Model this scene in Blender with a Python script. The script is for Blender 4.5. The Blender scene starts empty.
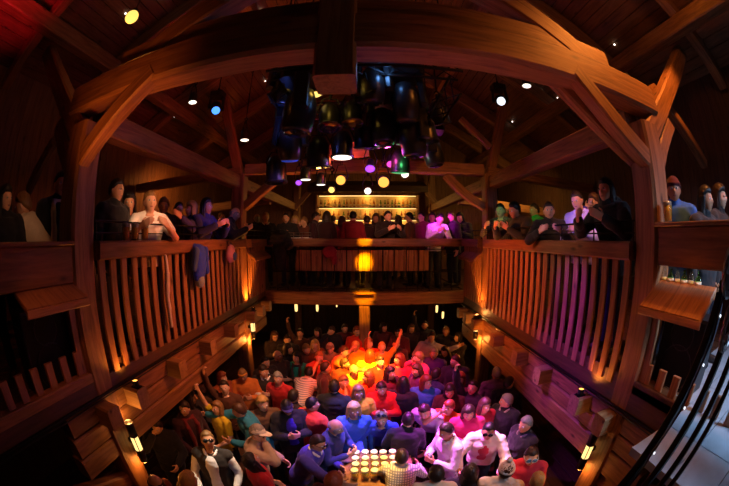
import bpy, bmesh, math, random
from mathutils import Vector, Matrix, noise, Euler
R = math.radians
rnd = random.Random(7)
S = bpy.context.scene
C = S.collection
# ------------------------------------------------------------------ mesh builder
class MB:
    """collects shapes into one mesh; 'gc' keeps each timber's own grain coordinates"""
    def __init__(s): s.v = []; s.f = []; s.g = []; s.m = []
    def add(s, vs, fs, gs=None, mi=0):
        b = len(s.v); s.v += [tuple(x) for x in vs]
        s.g += [tuple(x) for x in (gs if gs is not None else vs)]
        for f in fs: s.f.append(tuple(b + i for i in f)); s.m.append(mi)
        return s
    def box(s, c, d, rot=None, mi=0, ch=0.0):
        c = Vector(c); hx, hy, hz = d[0]/2, d[1]/2, d[2]/2
        M = rot if rot is not None else Matrix.Identity(3)
        if ch > 0:
            # chamfered box along its longest axis
            ax = max(range(3), key=lambda i: d[i]); o = [i for i in range(3) if i != ax]
            e = Vector((0, 0, 0)); e[ax] = d[ax]/2
            a = Vector((0, 0, 0)); a[o[0]] = 1
            return s.beam(c - M @ e, c + M @ e, d[o[0]], d[o[1]], M @ a, ch, mi)
        vs = [Vector((x, y, z)) for x in (-hx, hx) for y in (-hy, hy) for z in (-hz, hz)]
        fs = [(0,1,3,2),(4,6,7,5),(0,4,5,1),(2,3,7,6),(0,2,6,4),(1,5,7,3)]
        ax = max(range(3), key=lambda i: d[i]); off = rnd.uniform(0, 30)
        gs = []
        for v in vs:
            l = [v[ax]] + [v[i] for i in range(3) if i != ax]
            gs.append((l[0] + off, l[1] + off*.7, l[2]))
        return s.add([c + M @ v for v in vs], fs, gs, mi)
    def beam(s, p0, p1, w, h, side=None, ch=.012, mi=0, bow=0.0, bowdir=None, seg=1, wob=0.0, taper=1.0):
        """a timber from p0 to p1, w across 'side', h across the other; chamfered edges; optional bow"""
        p0 = Vector(p0); p1 = Vector(p1); d = p1 - p0; L = d.length; t = d / L
        if side is None: side = Vector((0, 0, 1)).cross(t)
        side = Vector(side); side = side - t * side.dot(t)
        if side.length < 1e-4: side = Vector((1, 0, 0)) - t * t.x
        side.normalize(); up = t.cross(side)
        if bowdir is None: bowdir = up
        bowdir = Vector(bowdir)
        off = rnd.uniform(0, 40)
        prof = [(-w/2+ch, -h/2), (w/2-ch, -h/2), (w/2, -h/2+ch), (w/2, h/2-ch), (w/2-ch, h/2), (-w/2+ch, h/2), (-w/2, h/2-ch), (-w/2, -h/2+ch)]
        vs, gs, fs = [], [], []
        for k in range(seg + 1):
            u = k / seg; c = p0 + d * u + bowdir * bow * 4 * u * (1 - u)
            q = 1 + (taper - 1) * u
            for (a, b) in prof:
                j = 1 + (wob * noise.noise(Vector((u*L*1.7, a*8 + off, b*8))) if wob else 0)
                vs.append(c + side * a * q * j + up * b * q * j); gs.append((u * L + off, a + off*.6, b))
        for k in range(seg):
            for i in range(8):
                j = (i + 1) % 8
                fs.append((k*8+i, k*8+j, (k+1)*8+j, (k+1)*8+i))
        fs.append(tuple(range(7, -1, -1))); fs.append(tuple(seg*8 + i for i in range(8)))
        return s.add(vs, fs, gs, mi)
    def tube(s, pts, r, n=8, mi=0, closed=False):
        pts = [Vector(p) for p in pts]; N = len(pts); vs = []; fs = []
        ref = Vector((.13, .31, .94))
        for i, p in enumerate(pts):
            a = pts[(i-1) % N] if (closed or i) else p; b = pts[(i+1) % N] if (closed or i < N-1) else p
            t = (b - a).normalized(); x = t.cross(ref)
            if x.length < 1e-3: x = t.cross(Vector((1, 0, 0)))
            x.normalize(); y = t.cross(x); rr = r[i] if isinstance(r, (list, tuple)) else r
            for k in range(n):
                an = 2*math.pi*k/n; vs.append(p + (x*math.cos(an) + y*math.sin(an))*rr)
        M = N if closed else N-1
        for i in range(M):
            j = (i+1) % N
            for k in range(n):
                l = (k+1) % n; fs.append((i*n+k, i*n+l, j*n+l, j*n+k))
        if not closed:
            fs.append(tuple(range(n-1, -1, -1))); fs.append(tuple((N-1)*n+k for k in range(n)))
        return s.add(vs, fs, None, mi)
    def lathe(s, prof, n=20, M=None, mi=0):
        """prof: (radius, height) from bottom to top about local z"""
        M = M or Matrix.Identity(4); vs = []; fs = []
        for (r, z) in prof:
            for k in range(n):
                a = 2*math.pi*k/n; vs.append(M @ Vector((max(r, 1e-4)*math.cos(a), max(r, 1e-4)*math.sin(a), z)))
        for i in range(len(prof)-1):
            for k in range(n):
                l = (k+1) % n; fs.append((i*n+k, i*n+l, (i+1)*n+l, (i+1)*n+k))
        fs.append(tuple(range(n-1, -1, -1))); fs.append(tuple((len(prof)-1)*n+k for k in range(n)))
        return s.add(vs, fs, None, mi)
    def ell(s, c, rad, n=14, m=10, M=None, mi=0):
        c = Vector(c); M = M or Matrix.Identity(3); vs = []; fs = []
        for i in range(m+1):
            th = math.pi*i/m
            for k in range(n):
                a = 2*math.pi*k/n
                st = max(math.sin(th), 1e-3)
                vs.append(c + M @ Vector((rad[0]*st*math.cos(a), rad[1]*st*math.sin(a), -rad[2]*math.cos(th))))
        for i in range(m):
            for k in range(n):
                l = (k+1) % n; fs.append((i*n+k, i*n+l, (i+1)*n+l, (i+1)*n+k))
        fs.append(tuple(range(n-1, -1, -1))); fs.append(tuple(m*n+k for k in range(n)))
        return s.add(vs, fs, None, mi)
    def cap(s, p0, r0, p1, r1, n=12):
        """tapered capsule"""
        p0 = Vector(p0); p1 = Vector(p1); t = (p1-p0)
        L = t.length or 1e-5; t = t/L
        x = t.cross(Vector((.2, .9, .1)));
        if x.length < 1e-2: x = t.cross(Vector((1, 0, 0)))
        x.normalize(); y = t.cross(x); rings = []
        for a in (-80, -50, -20): rings.append((p0 + t*r0*math.sin(R(a)), r0*math.cos(R(a))))
        for u in (0, .33, .67, 1): rings.append((p0 + t*L*u, r0+(r1-r0)*u))
        for a in (20, 50, 80): rings.append((p1 + t*r1*math.sin(R(a)), r1*math.cos(R(a))))
        vs = []; fs = []
        for (c, r) in rings:
            for k in range(n):
                a = 2*math.pi*k/n; vs.append(c + (x*math.cos(a)+y*math.sin(a))*r)
        for i in range(len(rings)-1):
            for k in range(n):
                l = (k+1) % n; fs.append((i*n+k, i*n+l, (i+1)*n+l, (i+1)*n+k))
        fs.append(tuple(range(n-1, -1, -1))); fs.append(tuple((len(rings)-1)*n+k for k in range(n)))
        return s.add(vs, fs)
    def rings(s, rs, n=20, M=None):
        """loft of ellipses: (z, rx, ry, yoff)"""
        M = M or Matrix.Identity(4); vs = []; fs = []
        for (z, rx, ry, yo) in rs:
            for k in range(n):
                a = 2*math.pi*k/n; ca, sa = math.cos(a), math.sin(a)
                e = .85
                vs.append(M @ Vector((rx*math.copysign(abs(ca)**e, ca), yo + ry*math.copysign(abs(sa)**e, sa), z)))
        for i in range(len(rs)-1):
            for k in range(n):
                l = (k+1) % n; fs.append((i*n+k, i*n+l, (i+1)*n+l, (i+1)*n+k))
        fs.append(tuple(range(n-1, -1, -1))); fs.append(tuple((len(rs)-1)*n+k for k in range(n)))
        return s.add(vs, fs)
    def mesh(s, name, mats=(), smooth=False):
        me = bpy.data.meshes.new(name); me.from_pydata(s.v, [], s.f)
        a = me.attributes.new('gc', 'FLOAT_VECTOR', 'POINT')
        a.data.foreach_set('vector', [c for g in s.g for c in g])
        for m in mats: me.materials.append(m)
        if len(mats) > 1: me.polygons.foreach_set('material_index', s.m)
        if smooth: me.polygons.foreach_set('use_smooth', [True]*len(me.polygons))
        me.update(); return me

def link(name, me, parent=None, loc=None, rz=None):
    o = bpy.data.objects.new(name, me); C.objects.link(o)
    if parent is not None: o.parent = parent
    if loc is not None: o.location = loc
    if rz is not None: o.rotation_euler.z = rz
    return o
def obj(name, mb, mats, parent=None, smooth=False, loc=None):
    if not isinstance(mats, (list, tuple)): mats = [mats]
    return link(name, mb.mesh(name, mats, smooth), parent, loc)
def tag(o, label, cat, group=None, kind=None):
    o['label'] = label; o['category'] = cat
    if group: o['group'] = group
    if kind: o['kind'] = kind
    return o
def struct(o, label=None, cat=None):
    o['kind'] = 'structure'
    if label: o['label'] = label
    if cat: o['category'] = cat
    return o
def thing(name, label, cat, loc=(0, 0, 0), rz=0, group=None):
    o = bpy.data.objects.new(name, None); C.objects.link(o); o.location = loc; o.rotation_euler.z = rz
    o.empty_display_size = .1
    return tag(o, label, cat, group)
def children_of(o): return [c for c in bpy.data.objects if c.parent == o]
def dup(o, loc=None, label=None, group=None, rz=None, kids=None):
    r = o.copy(); C.objects.link(r)
    if loc is not None: r.location = loc
    if rz is not None: r.rotation_euler.z = rz
    if label: r['label'] = label
    if group: r['group'] = group
    for ch in (kids if kids is not None else children_of(o)):
        c = ch.copy(); C.objects.link(c); c.parent = r
        for g in children_of(ch):
            d = g.copy(); C.objects.link(d); d.parent = c
    return r
# ------------------------------------------------------------------ materials
def mat(name):
    m = bpy.data.materials.new(name); m.use_nodes = True
    nt = m.node_tree; return m, nt, nt.nodes['Principled BSDF']
def node(nt, t, **kw):
    n = nt.nodes.new(t)
    for k, v in kw.items(): setattr(n, k, v)
    return n
def ramp(nt, fac, stops):
    n = node(nt, 'ShaderNodeValToRGB'); e = n.color_ramp.elements
    while len(e) < len(stops): e.new(.5)
    for i, (p, c) in enumerate(stops): e[i].position = p; e[i].color = (*c, 1)
    nt.links.new(fac, n.inputs['Fac']); return n.outputs['Color']
def bump(nt, b, h, strength=.3, dist=.01):
    n = node(nt, 'ShaderNodeBump'); n.inputs['Strength'].default_value = strength; n.inputs['Distance'].default_value = dist
    nt.links.new(h, n.inputs['Height']); nt.links.new(n.outputs['Normal'], b.inputs['Normal'])
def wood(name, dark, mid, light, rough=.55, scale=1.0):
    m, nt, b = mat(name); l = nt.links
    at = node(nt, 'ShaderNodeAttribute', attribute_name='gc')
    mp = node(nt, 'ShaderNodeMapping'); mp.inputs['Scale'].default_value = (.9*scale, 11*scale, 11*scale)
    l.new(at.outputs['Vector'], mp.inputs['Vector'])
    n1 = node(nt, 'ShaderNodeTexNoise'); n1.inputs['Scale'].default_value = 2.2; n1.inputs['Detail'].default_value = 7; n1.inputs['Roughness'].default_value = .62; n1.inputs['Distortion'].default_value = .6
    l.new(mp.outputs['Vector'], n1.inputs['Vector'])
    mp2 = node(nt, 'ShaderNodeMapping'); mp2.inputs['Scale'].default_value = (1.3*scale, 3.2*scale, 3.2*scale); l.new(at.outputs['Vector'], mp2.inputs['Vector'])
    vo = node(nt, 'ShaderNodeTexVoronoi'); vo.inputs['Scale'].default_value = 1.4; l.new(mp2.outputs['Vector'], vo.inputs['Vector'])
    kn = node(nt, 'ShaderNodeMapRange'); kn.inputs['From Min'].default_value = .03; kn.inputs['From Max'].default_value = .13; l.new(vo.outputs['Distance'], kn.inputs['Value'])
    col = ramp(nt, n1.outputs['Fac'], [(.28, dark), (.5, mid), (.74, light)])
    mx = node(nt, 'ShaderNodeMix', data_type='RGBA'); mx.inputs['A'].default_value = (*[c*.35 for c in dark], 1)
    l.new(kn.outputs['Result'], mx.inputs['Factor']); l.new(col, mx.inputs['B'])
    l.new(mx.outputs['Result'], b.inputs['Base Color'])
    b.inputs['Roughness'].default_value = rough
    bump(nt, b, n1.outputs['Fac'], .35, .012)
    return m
WOOD = wood('aged_spruce', (.12, .05, .02), (.27, .125, .052), (.40, .20, .09))
WOOD_RAIL = wood('rail_oak', (.09, .035, .014), (.20, .085, .035), (.30, .14, .06), .38)
WOOD_BOARD = wood('board_pine', (.15, .065, .026), (.30, .14, .06), (.42, .22, .10), .5)
WOOD_ROOF = wood('roof_board', (.10, .042, .018), (.20, .088, .038), (.29, .135, .06), .6)
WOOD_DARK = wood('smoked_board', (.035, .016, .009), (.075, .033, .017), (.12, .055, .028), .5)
WOOD_ENDS = wood('cut_end_wood', (.20, .10, .04), (.36, .20, .085), (.48, .28, .13), .65)
def flat(name, col, rough=.5, metal=0.0, var=.25, sc=40, bm=.0):
    m, nt, b = mat(name)
    tc = node(nt, 'ShaderNodeTexCoord'); n = node(nt, 'ShaderNodeTexNoise'); n.inputs['Scale'].default_value = sc; n.inputs['Detail'].default_value = 4
    nt.links.new(tc.outputs['Object'], n.inputs['Vector'])
    c = ramp(nt, n.outputs['Fac'], [(.3, tuple(x*(1-var) for x in col)), (.7, tuple(min(1, x*(1+var)) for x in col))])
    nt.links.new(c, b.inputs['Base Color']); b.inputs['Roughness'].default_value = rough; b.inputs['Metallic'].default_value = metal
    if bm: bump(nt, b, n.outputs['Fac'], bm, .005)
    return m
IRON = flat('black_iron', (.016, .015, .015), .42, .85, .3, 60, .15)
BLACK = flat('black_plastic', (.012, .012, .013), .32, 0, .3, 50, .1)
STEEL = flat('worn_steel', (.32, .31, .30), .35, 1.0, .2, 50)
GRILLE = flat('speaker_cloth', (.006, .006, .006), .9, 0, .4, 300, .3)
CONC = flat('blue_grey_tile', (.33, .40, .46), .5, 0, .12, 6, .08)
WHITE = flat('white_paper', (.8, .79, .75), .7, 0, .04, 30)
LEATHER = flat('dark_leather', (.03, .022, .02), .5, 0, .3, 70, .3)
def glow(name, col, k):
    m, nt, b = mat(name); b.inputs['Base Color'].default_value = (*[c*.5 for c in col], 1)
    b.inputs['Emission Color'].default_value = (*col, 1); b.inputs['Emission Strength'].default_value = k; b.inputs['Roughness'].default_value = .3
    return m
def glassy(name, col, refl=.5):
    """thin-walled glass: clear or tinted see-through with a mirror-like sheen at grazing angles"""
    m, nt, b = mat(name); l = nt.links; nt.nodes.remove(b)
    tr = node(nt, 'ShaderNodeBsdfTransparent'); tr.inputs['Color'].default_value = (*col, 1)
    gl = node(nt, 'ShaderNodeBsdfGlossy'); gl.inputs['Roughness'].default_value = .06
    fr = node(nt, 'ShaderNodeLayerWeight'); fr.inputs['Blend'].default_value = .25
    mr = node(nt, 'ShaderNodeMapRange'); mr.inputs['To Min'].default_value = .05; mr.inputs['To Max'].default_value = refl; l.new(fr.outputs['Fresnel'], mr.inputs['Value'])
    mx = node(nt, 'ShaderNodeMixShader'); l.new(mr.outputs['Result'], mx.inputs['Fac']); l.new(tr.outputs[0], mx.inputs[1]); l.new(gl.outputs[0], mx.inputs[2])
    l.new(mx.outputs[0], nt.nodes['Material Output'].inputs['Surface']); return m
GLASS = glassy('clear_glass', (.93, .94, .94))
BEER = flat('lager', (.92, .52, .06), .3, 0, .06, 30)
_b = BEER.node_tree.nodes['Principled BSDF']; _b.inputs['Subsurface Weight'].default_value = .8; _b.inputs['Subsurface Radius'].default_value = (1, .6, .12); _b.inputs['Subsurface Scale'].default_value = .05
FOAM = flat('beer_foam', (.88, .84, .72), .8, 0, .05, 160, .3)
BOTTLES = [glassy('brown_bottle_glass', (.70, .42, .16)), glassy('green_bottle_glass', (.45, .72, .35)), glassy('clear_bottle_glass', (.95, .95, .92)), glassy('amber_bottle_glass', (.95, .72, .3))]
LABELM = flat('bottle_paper', (.75, .68, .5), .7)
def tinted(name, rough, sc, var, bm, sheen=0.0, stretch=None, sss=0.0, pat=None):
    """a surface whose colour is the object's own colour"""
    m, nt, b = mat(name); l = nt.links
    oi = node(nt, 'ShaderNodeObjectInfo'); tc = node(nt, 'ShaderNodeTexCoord')
    n = node(nt, 'ShaderNodeTexNoise'); n.inputs['Scale'].default_value = sc; n.inputs['Detail'].default_value = 5
    if stretch:
        mp = node(nt, 'ShaderNodeMapping'); mp.inputs['Scale'].default_value = stretch
        l.new(tc.outputs['Object'], mp.inputs['Vector']); l.new(mp.outputs['Vector'], n.inputs['Vector'])
    else: l.new(tc.outputs['Object'], n.inputs['Vector'])
    mr = node(nt, 'ShaderNodeMapRange'); mr.inputs['To Min'].default_value = 1-var; mr.inputs['To Max'].default_value = 1+var
    l.new(n.outputs['Fac'], mr.inputs['Value'])
    mx = node(nt, 'ShaderNodeVectorMath', operation='SCALE'); l.new(oi.outputs['Color'], mx.inputs[0]); l.new(mr.outputs['Result'], mx.inputs['Scale'])
    out = mx.outputs['Vector']
    if pat:
        sp = node(nt, 'ShaderNodeSeparateXYZ'); l.new(tc.outputs['Object'], sp.inputs[0]); facs = []
        for ax in pat:
            a = node(nt, 'ShaderNodeMath', operation='MULTIPLY'); a.inputs[1].default_value = 210; l.new(sp.outputs[ax], a.inputs[0])
            s_ = node(nt, 'ShaderNodeMath', operation='SINE'); l.new(a.outputs[0], s_.inputs[0])
            g = node(nt, 'ShaderNodeMath', operation='GREATER_THAN'); g.inputs[1].default_value = .35; l.new(s_.outputs[0], g.inputs[0]); facs.append(g.outputs[0])
        f = facs[0]
        if len(facs) > 1:
            a = node(nt, 'ShaderNodeMath', operation='MAXIMUM'); l.new(facs[0], a.inputs[0]); l.new(facs[1], a.inputs[1]); f = a.outputs[0]
        k = node(nt, 'ShaderNodeMix', data_type='RGBA'); k.blend_type = 'MULTIPLY'; k.inputs['B'].default_value = (.35, .38, .5, 1)
        l.new(f, k.inputs['Factor']); l.new(out, k.inputs['A']); out = k.outputs['Result']
    l.new(out, b.inputs['Base Color']); b.inputs['Roughness'].default_value = rough
    if sheen: b.inputs['Sheen Weight'].default_value = sheen
    if bm: bump(nt, b, n.outputs['Fac'], bm, .006)
    return m
SKIN = tinted('skin', .5, 60, .06, .05)
CLOTH = tinted('cloth', .85, 22, .14, .35, .15)
CHECK = tinted('checked_cloth', .85, 22, .1, .3, .1, pat='XZ')
STRIPE = tinted('striped_cloth', .85, 22, .1, .3, .1, pat='Z')
HAIR = tinted('hair', .45, 40, .45, .6, 0, (3, 3, .6))
EYEW = flat('eye_white', (.75, .73, .70), .25); EYED = flat('iris_dark', (.03, .02, .015), .2)
LIP = tinted('lips', .4, 60, .05, 0)
LENS = flat('tinted_lens', (.01, .01, .012), .08); LENSB = flat('blue_mirror_lens', (.25, .5, .75), .12, .6)
# ------------------------------------------------------------------ people
LIPS = flat('lip_skin', (.42, .15, .13), .45, 0, .1, 60)
def g1(x, s): return math.exp(-(x/s)**2)
def head_pt(u, infl=0.0):
    """point of the head's surface in direction u (front is -y)"""
    x, y, z = u
    p = Vector((.074*x, .094*y, .114*z))
    if z < 0:
        t = -z; p.x *= 1 - .34*t**1.5
        p.y *= (1 - .45*t) if y > 0 else (1 - .10*t)
    if y < -.2:
        f = min(1, (-y-.2)/.5); p.y += .010*f*(1-abs(z))
        X, Z = p.x, p.z
        nz = max(0, 1-abs((Z+.012)/.034)) ** .8 if Z < .03 else 0
        tip = .6 + .6*max(0, min(1, (.022-Z)/.05))
        p.y -= .026*g1(X, .0125)*nz*tip
        for sx in (-1, 1):
            p.y += .011*g1(X-sx*.031, .015)*g1(Z-.012, .011)
            p.y -= .004*g1(X-sx*.030, .02)*g1(Z-.034, .010)
        p.y -= .006*g1(X, .022)*g1(Z+.056, .007)
        p.y -= .006*g1(X, .02)*g1(Z+.094, .014)
        p.y += .003*g1(X, .02)*g1(Z+.072, .006)
    if infl: p += Vector(u).normalized()*infl
    return p
def sph(n, m):
    for i in range(m+1):
        th = math.pi*i/m
        for k in range(n):
            a = 2*math.pi*k/n; st = max(math.sin(th), .004); yield Vector((st*math.sin(a), -st*math.cos(a), -math.cos(th)))
def sph_faces(n, m):
    fs = []
    for i in range(m):
        for k in range(n):
            l = (k+1) % n; fs.append((i*n+k, i*n+l, (i+1)*n+l, (i+1)*n+k))
    fs.append(tuple(range(n-1, -1, -1))); fs.append(tuple(m*n+k for k in range(n))); return fs
def remesh(mb, vox, smooth=2, wr=0.0, wf=9):
    me = mb.mesh('tmp'); o = bpy.data.objects.new('tmp', me); C.objects.link(o)
    md = o.modifiers.new('r', 'REMESH'); md.mode = 'VOXEL'; md.voxel_size = vox
    dg = bpy.context.evaluated_depsgraph_get(); dg.update()
    ev = o.evaluated_get(dg); out = bpy.data.meshes.new_from_object(ev)
    bpy.data.objects.remove(o); bpy.data.meshes.remove(me)
    bm = bmesh.new(); bm.from_mesh(out)
    for _ in range(smooth): bmesh.ops.smooth_vert(bm, verts=bm.verts, factor=.5, use_axis_x=True, use_axis_y=True, use_axis_z=True)
    if wr:
        bm.normal_update(); off = rnd.uniform(0, 50)
        for v in bm.verts:
            c = v.co
            h = noise.noise(Vector((c.x*wf, c.y*wf, c.z*wf*1.5 + off))) + .5*noise.noise(Vector((c.x*wf*2.3, c.y*wf*2.3 + off, c.z*wf*2.3)))
            v.co = c + v.normal*wr*h
    bm.to_mesh(out); bm.free()
    out.polygons.foreach_set('use_smooth', [True]*len(out.polygons)); return out
def ik(s, w, a, b, pole):
    s, w = Vector(s), Vector(w); d = w - s; L = min(d.length, (a+b)*.985); t = d.normalized(); w = s + t*L
    x = (a*a - b*b + L*L)/(2*L); h = math.sqrt(max(0, a*a-x*x)); p = Vector(pole); p = (p - t*p.dot(t))
    if p.length < 1e-4: p = Vector((0, 0, -1))
    return s + t*x + p.normalized()*h, w
# pose: lean, side lean, head (pitch, yaw, roll), wrists (+x side, -x side), poles, curl
POSES = {
 'stand':     (3, 0, (4, 8, 0), (.25, -.06, .86), (-.25, -.04, .86), .45),
 'stand_left':(2, -3, (2, -48, 4), (.25, -.08, .88), (-.20, -.24, .98), .45),
 'stand_right':(2, 3, (2, 48, -4), (.20, -.22, .96), (-.25, -.06, .87), .45),
 'glass':     (4, 2, (8, 14, 0), (.25, -.04, .87), (-.12, -.33, 1.17), .85),
 'raise':     (0, -4, (-8, 10, 0), (.20, -.30, 1.10), (-.30, -.16, 1.93), .85),
 'arms_up':   (-2, 0, (-10, -8, 0), (.36, -.12, 1.90), (-.34, -.14, 1.93), .4),
 'rail':      (20, 0, (-4, 6, 0), (.17, -.46, 1.28), (-.15, -.50, 1.28), .6),
 'rail_down': (30, 0, (14, -14, 6), (.06, -.50, 1.24), (-.15, -.56, 1.25), .7),
 'table':     (34, 0, (-6, 0, 0), (.26, -.62, 1.08), (-.25, -.60, 1.08), .5),
 'reach':     (24, 4, (8, -10, 0), (.16, -.46, 1.12), (-.34, -.72, 1.34), .5),
 'side_arm':  (6, 6, (0, 30, 6), (.68, -.10, 1.42), (-.18, -.30, 1.10), .4),
 'face':      (6, 0, (10, -16, 8), (.16, -.30, 1.05), (-.07, -.19, 1.50), .7),
 'cross':     (3, 0, (2, -20, 3), (-.12, -.22, 1.16), (.12, -.24, 1.20), .5),
 'look_up':   (-3, 2, (-24, 16, 0), (.22, -.18, .95), (-.20, -.26, 1.02), .5),
 'hold':      (8, -2, (14, 0, -4), (.09, -.30, 1.22), (-.09, -.30, 1.20), .85),
 'lean':      (40, 3, (14, -10, 6), (-.14, -.50, 1.22), (.12, -.54, 1.24), .6),
 'bend':      (48, 4, (10, 20, 0), (.20, -.66, .92), (-.22, -.60, .96), .5),
}
HIP = .95
def U_of(p):
    return Matrix.Translation((0, 0, HIP)) @ Euler((R(p[0]), R(p[1]), 0)).to_matrix().to_4x4() @ Matrix.Translation((0, 0, -HIP))
def H_of(p):
    U = U_of(p); hp = p[2]
    return U @ Matrix.Translation((0, -.008, 1.468)) @ Euler((R(hp[0] - 7 - p[0]*.75), R(hp[2]), R(hp[1]))).to_matrix().to_4x4() @ Matrix.Translation((0, -.022, .118))
TOR = [(.80, .10, .08, .01), (.86, .165, .115, .01), (.95, .168, .118, .008), (1.08, .148, .102, 0), (1.2, .158, .11, 0), (1.31, .178, .118, .004), (1.39, .172, .105, .012), (1.435, .12, .08, .014), (1.465, .07, .06, .012)]
def limbs(p):
    U = U_of(p); A = {}
    for s, w in ((1, p[3]), (-1, p[4])):
        sh = U @ Vector((s*.178, .012, 1.392))
        pole = Vector((s*.7, .5, -.7)) if w[2] < 1.6 else Vector((s*1., -.1, -.1))
        e, wr = ik(sh, w, .285, .255, pole); A[s] = (sh, e, wr)
    return U, A
def hand(mb, e, w, s, curl):
    d = (w - e).normalized(); n = d.cross(Vector((0, 0, 1)))
    if n.length < .2: n = Vector((s, 0, 0))
    n.normalize(); n = -n*s if n.x*s > 0 else n*s; n.normalize()     # palm normal turns to the body
    if n.x*s > 0: n = -n
    t = d.cross(n).normalized()
    if t.z < 0 and abs(d.z) < .8: t = -t
    if abs(d.z) >= .8 and t.y > 0: t = -t                            # thumb side: up or to the front
    k0 = w + d*.015
    for q in (-.024, 0, .024): mb.cap(k0 + t*q*.7, .019, w + d*.085 + t*q, .0155, 8)
    for i, q in enumerate((.031, .0105, -.0105, -.030)):
        L = (.043, .048, .045, .036)[i]; b = w + d*.088 + t*q; a = curl*(.7 + .12*i)
        dir = d
        for sgm in range(3):
            dir = (d*math.cos(a*(sgm+.6)) + n*math.sin(a*(sgm+.6))).normalized()
            e2 = b + dir*L*(1, .68, .55)[sgm]; mb.cap(b, (.0098, .0092, .0086)[sgm], e2, (.0092, .0086, .0078)[sgm], 8); b = e2
    b = w + d*.03 + t*.024; dr = (d*.55 + t*.75 + n*.35).normalized(); e2 = b + dr*.045; mb.cap(b, .0125, e2, .0105, 8)
    dr = (d*.8 + t*.25 + n*.45*(1+curl)).normalized(); mb.cap(e2, .0105, e2 + dr*.034, .0085, 8)
_body = {}; _top = {}; _leg = {}; _shoe = {}
NU, MU = 36, 26
def body_mesh(pn):
    if pn in _body: return _body[pn]
    p = POSES[pn]; U, A = limbs(p); H = H_of(p); mb = MB()
    mb.rings(TOR, 20, U); mb.rings([(.80, .12, .09, .01), (.86, .165, .115, .01), (.93, .168, .118, .008), (1.0, .15, .10, 0)])
    mb.cap(U @ Vector((0, .012, 1.42)), .062, H @ Vector((0, .02, -.05)), .054, 14)
    mb.add([H @ head_pt(u) for u in sph(NU, MU)], sph_faces(NU, MU))
    for s in (-1, 1):
        mb.cap(U @ Vector((s*.03, .02, 1.46)), .034, U @ Vector((s*.15, .012, 1.405)), .042)
        mb.ell(H @ Vector((s*.076, .012, 0)), (.010, .019, .031), 10, 8, (H.to_3x3() @ Euler((R(8), 0, R(s*22))).to_matrix()))
        sh, e, w = A[s]
        mb.ell(sh, (.062, .06, .06)); mb.cap(sh, .054, e, .040); mb.cap(e, .041, e.lerp(w, .35), .041); mb.cap(e.lerp(w, .35), .041, w, .026)
        hand(mb, e, w, s, p[5])
        hp = Vector((s*.092, .01, .90)); kn = Vector((s*.105, -.02, .49)); an = Vector((s*.11, .02, .085))
        mb.cap(hp, .088, kn, .055); mb.cap(kn, .054, kn.lerp(an, .3), .055); mb.cap(kn.lerp(an, .3), .055, an, .036)
        mb.cap(an + Vector((0, .03, -.045)), .032, an + Vector((s*.02, -.15, -.055)), .028, 10)
    me = remesh(mb, .0075, 2)
    for m in (SKIN, EYEW, EYED, LIPS): me.materials.append(m)
    Hi = H.inverted(); bm = bmesh.new(); bm.from_mesh(me)
    for f in bm.faces:
        c = Hi @ f.calc_center_median()
        if c.y < -.07 and abs(c.x) < .023 and abs(c.z + .056) < .0065: f.material_index = 3
    # eyes, set in the sockets of the same mesh
    for s in (-1, 1):
        c0 = Vector((s*.031, -.0735, .012)); vs = []
        for u in sph(14, 10): vs.append(bm.verts.new(H @ (c0 + Vector((u.x*.0135, u.y*.0135, u.z*.0105)))))
        for q in sph_faces(14, 10):
            try: f = bm.faces.new([vs[i] for i in q])
            except ValueError: continue
            f.smooth = True; c = Hi @ f.calc_center_median() - c0
            f.material_index = 2 if (c.y < -.009 and abs(c.x) < .0062) else 1
    bm.normal_update(); bm.to_mesh(me); bm.free()
    _body[pn] = me; return me
def top_mesh(pn, kind):
    k = (pn, kind)
    if k in _top: return _top[k]
    p = POSES[pn]; U, A = limbs(p); mb = MB()
    g, sl, r = {'tee': (.016, .62, .018), 'shirt': (.018, 2, .014), 'sweater': (.026, 2, .022), 'jacket': (.036, 2, .027), 'vest': (.030, 0, 0)}[kind]
    lo = {'tee': .84, 'shirt': .82, 'sweater': .86, 'jacket': .76, 'vest': .86}[kind]
    T = [(z, rx+g, ry+g*1.1, yo) for (z, rx, ry, yo) in TOR if z > .9 and z < 1.45]
    T.append((1.452, .085+g*.5, .068+g*.5, .012))
    mb.rings(T, 22, U)
    mb.rings([(lo, .172+g, .122+g, .01), (.95, .168+g, .118+g, .008), (1.03, .154+g, .105+g, .003)], 22)
    if kind in ('jacket', 'sweater'):
        mb.cap(U @ Vector((0, .014, 1.43)), .078 if kind == 'jacket' else .070, U @ Vector((0, -.002, 1.478)), .074 if kind == 'jacket' else .064, 16)
    for s in (-1, 1):
        sh, e, w = A[s]
        mb.ell(sh, (.064+g*.6,)*3); mb.cap(U @ Vector((s*.045, .02, 1.452)), .044+g*.4, U @ Vector((s*.15, .012, 1.405)), .054+g*.5)
        if sl == 0: continue
        if sl < 1: mb.cap(sh, .056+r, sh.lerp(e, sl), .047+r)
        else: mb.cap(sh, .056+r, e, .042+r); mb.cap(e, .042+r, e.lerp(w, .94), .030+r*.9)
    me = remesh(mb, .012, 2, .006 if kind != 'jacket' else .009, 11)
    _top[k] = me; return me
def legs_mesh():
    if 'l' in _leg: return _leg['l']
    mb = MB(); mb.rings([(.79, .11, .09, .01), (.86, .178, .126, .01), (.95, .176, .126, .008), (1.0, .162, .112, .004)], 22)
    for s in (-1, 1):
        hp = Vector((s*.092, .01, .89)); kn = Vector((s*.105, -.02, .49)); an = Vector((s*.11, .02, .10))
        mb.cap(hp, .098, kn, .070); mb.cap(kn, .070, an, .060)
    _leg['l'] = remesh(mb, .014, 2, .007, 9); return _leg['l']
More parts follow.
